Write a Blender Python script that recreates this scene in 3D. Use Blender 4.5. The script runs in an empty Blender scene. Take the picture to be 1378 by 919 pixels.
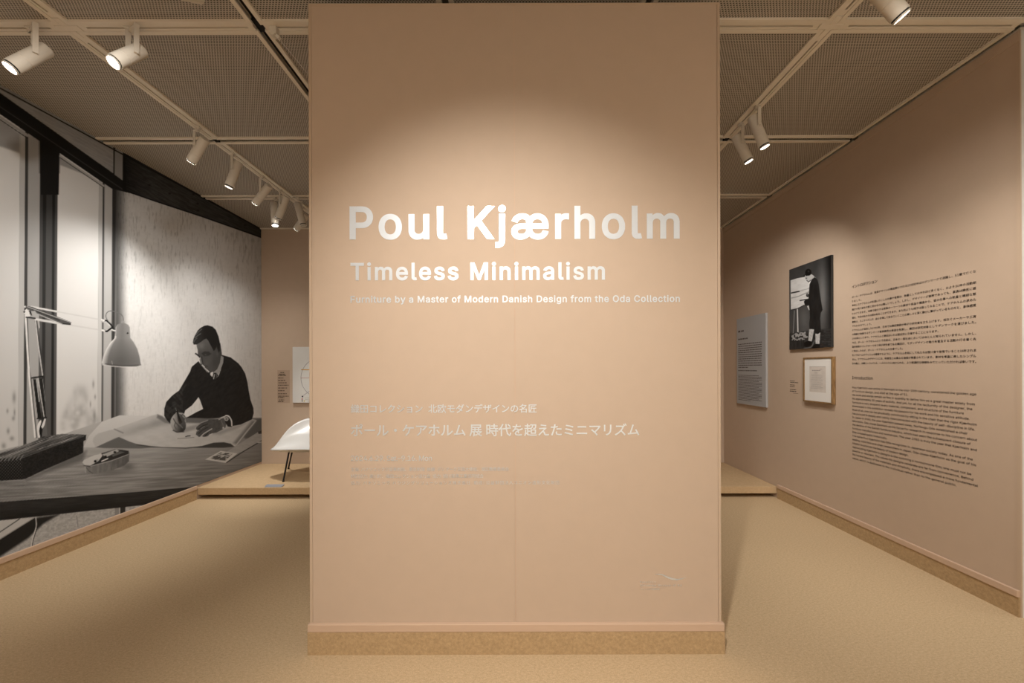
import bpy, bmesh, math
import numpy as np
from mathutils import Vector, Matrix

S = bpy.context.scene
COL = S.collection
PI = math.pi

# ------------------------------------------------------------------ camera, world, exposure
CAM_Z = 1.265
FPX = 535.0                       # focal length in pixels of the 1378 wide frame
cam = bpy.data.cameras.new('camera')
cam.sensor_width = 36.0
cam.lens = 36.0 * FPX / 1378.0
cam.shift_x = -4.0 / 1378.0
cam.shift_y = 36.5 / 1378.0
cam.clip_start = 0.02
camo = bpy.data.objects.new('camera', cam)
COL.objects.link(camo)
camo.location = (0, 0, CAM_Z)
ROLL = 0.0026                    # the photograph is turned a hair anticlockwise
camo.rotation_euler = (PI / 2, ROLL, 0)
S.camera = camo

w = bpy.data.worlds.new('world')
w.use_nodes = True
w.node_tree.nodes['Background'].inputs[0].default_value = (0.10, 0.09, 0.08, 1)
w.node_tree.nodes['Background'].inputs[1].default_value = 0.3
S.world = w
S.view_settings.view_transform = 'Standard'
S.view_settings.look = 'None'
S.view_settings.exposure = 0.15
S.view_settings.gamma = 1.0
S.view_settings.use_curve_mapping = False

WARM = (1.0, 0.955, 0.89)


def spot(name, loc, target, power, size=60, blend=0.8, radius=0.04, color=WARM, parent=None):
    l = bpy.data.lights.new(name, 'SPOT')
    l.energy = power
    l.color = color
    l.spot_size = math.radians(size)
    l.spot_blend = blend
    l.shadow_soft_size = radius
    o = bpy.data.objects.new(name, l)
    COL.objects.link(o)
    loc = Vector(loc)
    d = (Vector(target) - loc).normalized()
    o.rotation_euler = d.to_track_quat('-Z', 'Y').to_euler()
    if parent is not None:
        o.parent = parent
        o.location = loc - parent.location
    else:
        o.location = loc
    return o


YREAR, XL_, XR_, XH_ = -2.9, -3.105, 2.555, 3.45
# unseen spots: inferred wall washers, plus added fill for floor, rear wall and bounce
spot('unseen_spot', (-0.30, -0.05, 2.87), (0.02, 1.77, 1.00), 205, 70, 1.0, 0.05)      # washes the title wall
spot('unseen_spot', (-0.10, 0.35, 2.88), (-0.10, 1.35, 0.0), 26, 56, 1.0, 0.05)  # added to brighten the floor at the title wall's foot
spot('unseen_spot', (-1.15, 0.85, 2.88), (XL_, 3.10, 1.10), 138, 70, 1.0, 0.05)         # towards the mural
spot('unseen_spot', (1.05, 0.70, 2.88), (XR_, 2.65, 0.80), 118, 72, 1.0, 0.05)           # towards the right wall
spot('unseen_spot', (0.2, -1.2, 2.9), (0.3, YREAR, 0.5), 260, 100, 1.0, 0.06)           # added: brightens the rear wall that the silver letters mirror
spot('unseen_spot', (-1.5, -1.2, 2.9), (-1.5, YREAR, 0.4), 130, 90, 1.0, 0.06)  # added, weaker: rear wall reflection for the left letters
spot('unseen_spot', (1.9, -1.2, 2.9), (1.9, YREAR, 0.5), 260, 100, 1.0, 0.06)  # added: rear wall reflection for the right letters
spot('unseen_spot', (2.3, 0.6, 2.9), (1.6, 1.5, 0.0), 40, 120, 1.0, 0.06)
spot('unseen_spot', (-1.5, -0.6, 2.9), (-1.5, -0.5, 0.0), 100, 100, 1.0, 0.06)          # added: bounce off the hall floor lifts the ceiling
spot('unseen_spot', (1.5, -0.6, 2.9), (1.5, -0.5, 0.0), 100, 100, 1.0, 0.06)  # added for ceiling bounce on the right
spot('unseen_spot', (2.95, 1.9, 2.9), (XH_, 2.75, 1.3), 40, 90, 1.0, 0.06)               # added to brighten the white wall past the right wall
# added area fill emulating ambient light from the unseen hall
al = bpy.data.lights.new('fill_light', 'AREA')
al.shape = 'RECTANGLE'
al.size = 5.8
al.size_y = 2.0
al.energy = 18

al.color = (1.0, 0.95, 0.88)
alo = bpy.data.objects.new('fill_light', al)
COL.objects.link(alo)
alo.location = (0.45, -1.3, 2.94)


# ------------------------------------------------------------------ helpers
def mat(name, color, rough=0.8, metal=0.0, spec=0.3, emit=None, emit_s=0.0):
    m = bpy.data.materials.new(name)
    m.use_nodes = True
    b = m.node_tree.nodes['Principled BSDF']
    b.inputs['Base Color'].default_value = (*color, 1)
    b.inputs['Roughness'].default_value = rough
    b.inputs['Metallic'].default_value = metal
    b.inputs['Specular IOR Level'].default_value = spec
    if emit:
        b.inputs['Emission Color'].default_value = (*emit, 1)
        b.inputs['Emission Strength'].default_value = emit_s
    return m


def nodes(m):
    nt = m.node_tree
    return nt, nt.nodes, nt.links, nt.nodes['Principled BSDF']


def noisy(name, c1, c2, scale=(1, 1, 1), nscale=60, detail=4, rough=0.85, bump=0.0, lo=0.3, hi=0.7, spec=0.25, rot=(0, 0, 0), fine=None):
    """two tone procedural surface in object coordinates"""
    m = mat(name, c1, rough, 0, spec)
    nt, N, L, b = nodes(m)
    tc = N.new('ShaderNodeTexCoord')
    mp = N.new('ShaderNodeMapping')
    mp.inputs['Scale'].default_value = scale
    mp.inputs['Rotation'].default_value = rot
    L.new(tc.outputs['Object'], mp.inputs['Vector'])
    n = N.new('ShaderNodeTexNoise')
    n.inputs['Scale'].default_value = nscale
    n.inputs['Detail'].default_value = detail
    L.new(mp.outputs[0], n.inputs['Vector'])
    r = N.new('ShaderNodeValToRGB')
    r.color_ramp.elements[0].position = lo
    r.color_ramp.elements[1].position = hi
    r.color_ramp.elements[0].color = (*c1, 1)
    r.color_ramp.elements[1].color = (*c2, 1)
    L.new(n.outputs['Fac'], r.inputs['Fac'])
    out = r.outputs['Color']
    if fine:
        n2 = N.new('ShaderNodeTexNoise')
        n2.inputs['Scale'].default_value = fine[0]
        n2.inputs['Detail'].default_value = 3
        L.new(tc.outputs['Object'], n2.inputs['Vector'])
        r2 = N.new('ShaderNodeMapRange')
        r2.inputs[1].default_value = 0.3
        r2.inputs[2].default_value = 0.7
        r2.inputs[3].default_value = 1 - fine[1]
        r2.inputs[4].default_value = 1 + fine[1]
        L.new(n2.outputs['Fac'], r2.inputs[0])
        mx = N.new('ShaderNodeVectorMath')
        mx.operation = 'SCALE'
        L.new(out, mx.inputs[0])
        L.new(r2.outputs[0], mx.inputs['Scale'])
        out = mx.outputs[0]
    L.new(out, b.inputs['Base Color'])
    if bump:
        bp = N.new('ShaderNodeBump')
        bp.inputs['Strength'].default_value = bump
        bp.inputs['Distance'].default_value = 0.002
        L.new(n.outputs['Fac'], bp.inputs['Height'])
        L.new(bp.outputs[0], b.inputs['Normal'])
    return m


class MB:
    """collects shapes and links them as one mesh object"""

    def __init__(s):
        s.v = []
        s.f = []

    def add(s, vs, fs):
        k = len(s.v)
        s.v += [tuple(v) for v in vs]
        s.f += [tuple(i + k for i in f) for f in fs]
        return s

    def box(s, x0, x1, y0, y1, z0, z1):
        vs = [(x, y, z) for z in (z0, z1) for y in (y0, y1) for x in (x0, x1)]
        return s.add(vs, [(0, 2, 3, 1), (4, 5, 7, 6), (0, 1, 5, 4), (2, 6, 7, 3), (0, 4, 6, 2), (1, 3, 7, 5)])

    def obox(s, c, ax, ay, az, hx, hy, hz):
        c = Vector(c)
        ax, ay, az = Vector(ax), Vector(ay), Vector(az)
        vs = [c + ax * (hx * i) + ay * (hy * j) + az * (hz * k) for k in (-1, 1) for j in (-1, 1) for i in (-1, 1)]
        return s.add(vs, [(0, 2, 3, 1), (4, 5, 7, 6), (0, 1, 5, 4), (2, 6, 7, 3), (0, 4, 6, 2), (1, 3, 7, 5)])

    def lathe(s, p0, p1, prof, n=32, caps=True):
        """prof: list of (t, radius) along p0 -> p1"""
        p0, p1 = Vector(p0), Vector(p1)
        d = (p1 - p0)
        z = d.normalized()
        x = z.orthogonal().normalized()
        y = z.cross(x)
        vs = []
        for t, r in prof:
            c = p0 + d * t
            for i in range(n):
                a = 2 * PI * i / n
                vs.append(c + x * (r * math.cos(a)) + y * (r * math.sin(a)))
        fs = []
        for k in range(len(prof) - 1):
            for i in range(n):
                j = (i + 1) % n
                fs.append((k * n + i, k * n + j, (k + 1) * n + j, (k + 1) * n + i))
        if caps:
            fs.append(tuple(range(n - 1, -1, -1)))
            fs.append(tuple((len(prof) - 1) * n + i for i in range(n)))
        return s.add(vs, fs)

    def cyl(s, p0, p1, r0, r1=None, n=20):
        return s.lathe(p0, p1, [(0, r0), (1, r0 if r1 is None else r1)], n)

    def tube(s, pts, r, n=8):
        for a, b in zip(pts[:-1], pts[1:]):
            s.cyl(a, b, r, r, n)
        return s

    def build(s, name, m, parent=None, smooth=False, bevel=0.0):
        me = bpy.data.meshes.new(name)
        off = Vector((0, 0, 0))
        p = parent
        while p is not None:
            off = off + p.location
            p = p.parent
        me.from_pydata([tuple(Vector(v) - off) for v in s.v], [], s.f)
        me.materials.append(m)
        if smooth:
            for p_ in me.polygons:
                p_.use_smooth = True
        me.update()
        o = bpy.data.objects.new(name, me)
        COL.objects.link(o)
        if parent is not None:
            o.parent = parent
        if smooth:
            md = o.modifiers.new('edge', 'EDGE_SPLIT')
            md.split_angle = math.radians(35)
        if bevel:
            md = o.modifiers.new('bevel', 'BEVEL')
            md.width = bevel
            md.segments = 2
            md.limit_method = 'ANGLE'
        return o


def tag(o, label, cat, group=None):
    o['label'] = label
    o['category'] = cat
    if group:
        o['group'] = group
    return o


def thing(name, loc, label, cat, group=None):
    o = bpy.data.objects.new(name, None)
    o.empty_display_size = 0.05
    COL.objects.link(o)
    o.location = loc
    return tag(o, label, cat, group)


def struct(name, mb, m, bevel=0.0):
    o = mb.build(name, m, None, False, bevel)
    o['kind'] = 'structure'
    return o


# ------------------------------------------------------------------ room dimensions
XL, XR = -3.105, 2.555          # left and right wall faces
YB = 4.866                      # back wall face
YR = -2.9                       # rear wall behind the viewer
XH = 3.45                       # white hall wall past the end of the right wall
ZC = 2.975                      # underside of the ceiling grid
YE = 2.010                      # near end of the right wall
BB0, BB1 = 0.10, 0.135          # baseboard: board height, lip height

M = {}
M['wall'] = noisy('painted_wall', (0.564, 0.434, 0.328), (0.580, 0.446, 0.338), nscale=14, detail=5, rough=0.75)
M['lip'] = mat('wall_lip', (0.61, 0.44, 0.32), 0.6)
M['edge'] = mat('corner_bead', (0.575, 0.440, 0.325), 0.55)
M['board'] = noisy('fibre_board', (0.40, 0.275, 0.145), (0.55, 0.385, 0.215), nscale=80, detail=6, rough=0.9, lo=0.25, hi=0.75, fine=(400, 0.12))
M['floor'] = noisy('fibre_floor', (0.485, 0.350, 0.205), (0.64, 0.485, 0.305), scale=(1.0, 1.7, 1), nscale=70, detail=5, rough=0.8, lo=0.2, hi=0.8, rot=(0, 0, -0.6), fine=(220, 0.14))
M['deck'] = noisy('fibre_deck', (0.53, 0.375, 0.215), (0.60, 0.430, 0.255), nscale=50, detail=6, rough=0.85, fine=(350, 0.07))
M['white_wall'] = noisy('white_wall', (0.74, 0.73, 0.70), (0.77, 0.76, 0.73), nscale=6, rough=0.85)
M['slab'] = mat('ceiling_void', (0.16, 0.14, 0.12), 0.9)
M['rail'] = mat('rail_enamel', (0.86, 0.78, 0.66), 0.45)
M['slot'] = mat('track_slot', (0.10, 0.07, 0.05), 0.6)
M['void'] = mat('black_gap', (0.012, 0.011, 0.010), 0.9)
M['lamp'] = mat('lamp_enamel', (0.76, 0.70, 0.61), 0.4)
M['dark'] = mat('dark_ring', (0.03, 0.03, 0.03), 0.4)
M['chrome'] = mat('chrome', (0.75, 0.74, 0.72), 0.2, 1.0)
M['lens_on'] = mat('lit_lens', (1, 1, 1), 0.3, 0, 0.3, (1.0, 0.97, 0.92), 14.0)
M['lens_off'] = mat('lens_glass', (0.55, 0.52, 0.48), 0.2)
M['silver'] = mat('silver_foil', (0.81, 0.85, 0.89), 0.36, 0.62)
M['ink'] = mat('black_vinyl', (0.018, 0.014, 0.012), 0.7)
M['ink_grey'] = mat('grey_print', (0.12, 0.10, 0.09), 0.8)
M['shadow_gap'] = mat('plinth_black', (0.05, 0.035, 0.02), 0.9)


def perforated():
    m = mat('perforated_metal', (0.4, 0.35, 0.3), 0.6)
    nt, N, L, b = nodes(m)
    tc = N.new('ShaderNodeTexCoord')
    sp = N.new('ShaderNodeSeparateXYZ')
    L.new(tc.outputs['Object'], sp.inputs[0])

    def mt(op, a, bb=None, c=None):
        n = N.new('ShaderNodeMath')
        n.operation = op
        for i, q in enumerate((a, bb, c)):
            if q is None:
                continue
            if isinstance(q, (int, float)):
                n.inputs[i].default_value = q
            else:
                L.new(q, n.inputs[i])
        return n.outputs[0]
    v = mt('DIVIDE', sp.outputs['Y'], 0.0104)
    row = mt('FLOOR', v)
    odd = mt('MULTIPLY', mt('MODULO', mt('ABSOLUTE', row), 2.0), 0.5)
    u = mt('ADD', mt('DIVIDE', sp.outputs['X'], 0.0145), odd)
    du = mt('SUBTRACT', mt('FRACT', u), 0.5)
    dv = mt('SUBTRACT', mt('FRACT', v), 0.5)
    d = mt('SQRT', mt('ADD', mt('POWER', mt('MULTIPLY', du, 1.0), 2.0), mt('POWER', mt('MULTIPLY', dv, 0.95), 2.0)))
    r = N.new('ShaderNodeMapRange')
    r.inputs[1].default_value = 0.27
    r.inputs[2].default_value = 0.36
    L.new(d, r.inputs[0])
    mx = N.new('ShaderNodeMix')
    mx.data_type = 'RGBA'
    mx.inputs[6].default_value = (0.075, 0.062, 0.05, 1)
    mx.inputs[7].default_value = (0.54, 0.485, 0.415, 1)
    L.new(r.outputs[0], mx.inputs[0])
    L.new(mx.outputs[2], b.inputs['Base Color'])
    return m


M['perf'] = perforated()

# ------------------------------------------------------------------ the room shell
struct('floor', MB().box(XL - 0.1, XH + 0.1, YR - 0.1, YB + 0.1, -0.06, 0.0), M['floor'])
struct('wall_left', MB().box(XL - 0.1, XL, YR, YB, 0, 3.02), M['wall'])
struct('wall_back', MB().box(XL - 0.1, XH + 0.1, YB, YB + 0.1, 0, 3.02), M['wall'])
wr = struct('wall_right', MB().box(XR, XR + 0.14, YE, YB, 0, 2.97), M['wall'])
MB().box(XR - 0.006, XR, YE, YB, 2.915, 2.968).build('top_trim', M['wall'], wr)
MB().box(XR - 0.003, XR + 0.004, YE - 0.004, YE + 0.012, 0.0, 2.97).build('end_bead', M['edge'], wr)
MB().box(XR + 0.004, XR + 0.143, YE - 0.003, YE + 0.012, 0.0, 2.97).build('end_cap', M['white_wall'], wr)
struct('wall_hall', MB().box(XH, XH + 0.1, YR, YB, 0, 3.02), M['white_wall'])
struct('trim_1', MB().box(XH - 0.02, XH, YR, YB, 2.70, 2.73), M['rail'])
rear = struct('wall_rear', MB().box(XL - 0.1, XH + 0.1, YR - 0.1, YR, 0, 3.02), M['white_wall'])


def baseboard(name, x_face, sgn, y0, y1):
    o = struct(name, MB().box(min(x_face, x_face + sgn * 0.012), max(x_face, x_face + sgn * 0.012), y0, y1, 0, BB0), M['board'])
    a, b = sorted((x_face, x_face + sgn * 0.018))
    MB().box(a, b, y0, y1, BB0, BB1).build('lip', M['lip'], o, False, 0.003)
    return o


baseboard('baseboard_left', XL, 1, YR, 3.86)
baseboard('baseboard_right', XR, -1, YE, 3.86)

# ------------------------------------------------------------------ ceiling: slab, perforated panels in enamelled frames
ceiling = struct('ceiling', MB().box(XL - 0.1, XH + 0.1, YR - 0.1, YB + 0.1, 3.02, 3.10), M['slab'])
GX = [-2.233 + 0.955 * i for i in range(-1, 7)]
GY = [1.993 + 0.988 * i for i in range(-5, 4)]
HG = 0.018                       # half of the slot between two frames
FW = 0.022                       # frame width
for i in range(len(GX) - 1):
    for j in range(len(GY) - 1):
        x0, x1 = max(GX[i] + HG, XL + 0.004), min(GX[i + 1] - HG, XH - 0.012)
        y0, y1 = max(GY[j] + HG, YR + 0.012), min(GY[j + 1] - HG, YB - 0.004)
        if GX[i + 1] > 2.5 and GX[i] < 2.5:
            x1 = XR - 0.022
        if x1 - x0 < 0.06 or y1 - y0 < 0.06:
            continue
        pan = MB().box(x0, x1, y0, y1, ZC + 0.012, ZC + 0.020).build('ceiling_panel', M['perf'], ceiling)
        f = MB()
        f.box(x0, x1, y0, y0 + FW, ZC, ZC + 0.03).box(x0, x1, y1 - FW, y1, ZC, ZC + 0.03)
        if i:
            f.box(x0, x0 + FW, y0 + FW, y1 - FW, ZC, ZC + 0.03)
        f.box(x1 - FW, x1, y0 + FW, y1 - FW, ZC, ZC + 0.03)
        f.build('panel_frame', M['rail'], pan)


def track(name, axis, c, a, b, label, mid=None):
    """recessed lighting track in the slot between two rows of panels"""
    cx = (c, (a + b) / 2, ZC) if axis == 'y' else ((a + b) / 2, c, ZC)
    t = thing(name, cx, label, 'lighting track', 'recessed lighting tracks')
    h, s = MB(), MB()

    def bx(m, u0, u1, p, q, z0, z1):
        if axis == 'y':
            m.box(c + u0, c + u1, p, q, z0, z1)
        else:
            m.box(p, q, c + u0, c + u1, z0, z1)
    bx(h, -0.0165, -0.005, a, b, ZC + 0.002, ZC + 0.04)
    bx(h, 0.005, 0.0165, a, b, ZC + 0.002, ZC + 0.04)
    bx(h, -0.005, 0.005, a, a + 0.03, ZC + 0.002, ZC + 0.04)
    bx(h, -0.005, 0.005, b - 0.03, b, ZC + 0.002, ZC + 0.04)
    bx(s, -0.005, 0.005, a + 0.03, b - 0.03, ZC + 0.014, ZC + 0.04)
    h.build('housing', M['rail'], t)
    s.build('slot', M['slot'], t)
    return t


XT, XG, XT2 = GX[1], GX[2], GX[5]
track('lighting_track', 'y', XT, 1.993 + 0.06, 2.98 - 0.02, 'straight cream lighting track running back along the left ceiling from the crossing')
track('lighting_track', 'y', XT, 2.98 + 0.02, YB - 0.01, 'cream lighting track nearest the back wall above the mural, carrying many spotlights')
track('lighting_track', 'y', XT, YR + 0.05, 1.993 - 0.06, 'cream lighting track in the left ceiling on the near side of the crossing')
track('lighting_track', 'x', 1.993, XL + 0.03, XT - 0.06, 'short cream cross track at the far left carrying the outermost bright lamp')
track('lighting_track', 'x', 1.993, XT + 0.06, XG - 0.025, 'cream cross track carrying the bright lamp nearer the title wall')
track('lighting_track', 'x', 1.993, XG + 0.03, XT2 - 0.06, 'cream cross track that passes above the title wall')
track('lighting_track', 'x', 1.993, XT2 + 0.06, XR - 0.03, 'cream cross track ending at the top of the right wall')
track('lighting_track', 'y', XT2, 1.993 + 0.06, 2.98 - 0.02, 'cream track in the right ceiling holding two slim spotlights beside the title wall')
track('lighting_track', 'y', XT2, 2.98 + 0.02, YB - 0.01, 'cream track behind the two slim spotlights, mostly hidden by the title wall')
track('lighting_track', 'y', XT2, YR + 0.05, 1.993 - 0.06, 'cream track in the right ceiling leading to the large spotlight')
# plates where two tracks cross
for (x, lab) in ((XT, 'flat cream cross plate joining four tracks in the left ceiling'), (XT2, 'flat cream cross plate joining four tracks in the right ceiling')):
    b = MB().box(x - 0.058, x + 0.058, 1.993 - 0.0165, 1.993 + 0.0165, ZC - 0.001, ZC + 0.03)
    b.box(x - 0.0165, x + 0.0165, 1.993 - 0.058, 1.993 - 0.0165, ZC - 0.001, ZC + 0.03)
    b.box(x - 0.0165, x + 0.0165, 1.993 + 0.0165, 1.993 + 0.058, ZC - 0.001, ZC + 0.03)
    tag(b.build('track_connector', M['rail'], None, False, 0.002), lab, 'track connector', 'track crossings')
for (x, lab) in ((XT, 'small black joint in the left track near the slim spotlights'), (XT2, 'small black joint in the right track beside the title wall')):
    b = MB().box(x - 0.0165, x + 0.0165, 2.98 - 0.018, 2.98 + 0.018, ZC + 0.001, ZC + 0.03)
    tag(b.build('track_joint', M['void']), lab, 'track joint', 'track joints')
# the open black slot between the panels left of the title wall
g = MB().box(XG - 0.0175, XG + 0.0175, YR + 0.05, YB - 0.02, ZC + 0.030, ZC + 0.044)
g.box(XG - 0.0175, XG + 0.02, 1.96, 2.03, ZC + 0.012, ZC + 0.03)
g.build('open_slot', M['void'], ceiling)
g = MB().box(XR - 0.0215, XR - 0.0005, YE, YB, ZC + 0.020, ZC + 0.044)
g.build('shadow_gap', M['void'], ceiling)

# ------------------------------------------------------------------ display platform along the back wall
PZ = 0.11
plat = thing('display_platform', ((XL + XR) / 2, 4.4, 0), 'low fibreboard display platform across the back wall, under the white shell chair', 'platform')
MB().box(XL + 0.002, XR - 0.002, 3.877, YB - 0.002, 0.042, PZ).build('deck', M['deck'], plat, False, 0.003)
MB().box(XL + 0.02, XR - 0.02, 4.02, YB - 0.004, 0.0, 0.042).build('plinth', M['board'], plat)

# ------------------------------------------------------------------ title wall
TY = 1.772
tw = thing('title_wall', (0, TY + 0.14, 0), 'tall freestanding beige title wall in the centre with silver lettering', 'display wall')
PX = 0.915
MB().box(-PX + 0.012, -0.0013, TY, TY + 0.27, BB1 - 0.02, 2.885).build('panel', M['wall'], tw)
MB().box(0.0013, PX - 0.012, TY, TY + 0.27, BB1 - 0.02, 2.885).build('panel', M['wall'], tw)
MB().box(-0.0014, 0.0014, TY + 0.002, TY + 0.27, BB1 - 0.02, 2.885).build('seam', M['lip'], tw)
for s_ in (-1, 1):
    x0, x1 = sorted((s_ * (PX - 0.0112), s_ * (PX + 0.001)))
    MB().box(x0, x1, TY - 0.002, TY + 0.272, BB1, 2.89).build('corner_bead', M['edge'], tw, False, 0.001)
MB().box(-PX, PX, TY - 0.001, TY + 0.271, 2.885, 2.893).build('top_cap', M['edge'], tw)
MB().box(-PX - 0.006, PX + 0.010, TY - 0.014, TY + 0.284, 0, BB0).build('base', M['board'], tw)
MB().box(-PX - 0.006, PX + 0.010, TY - 0.015, TY + 0.285, BB0, BB1).build('base_lip', M['lip'], tw, False, 0.003)

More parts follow.
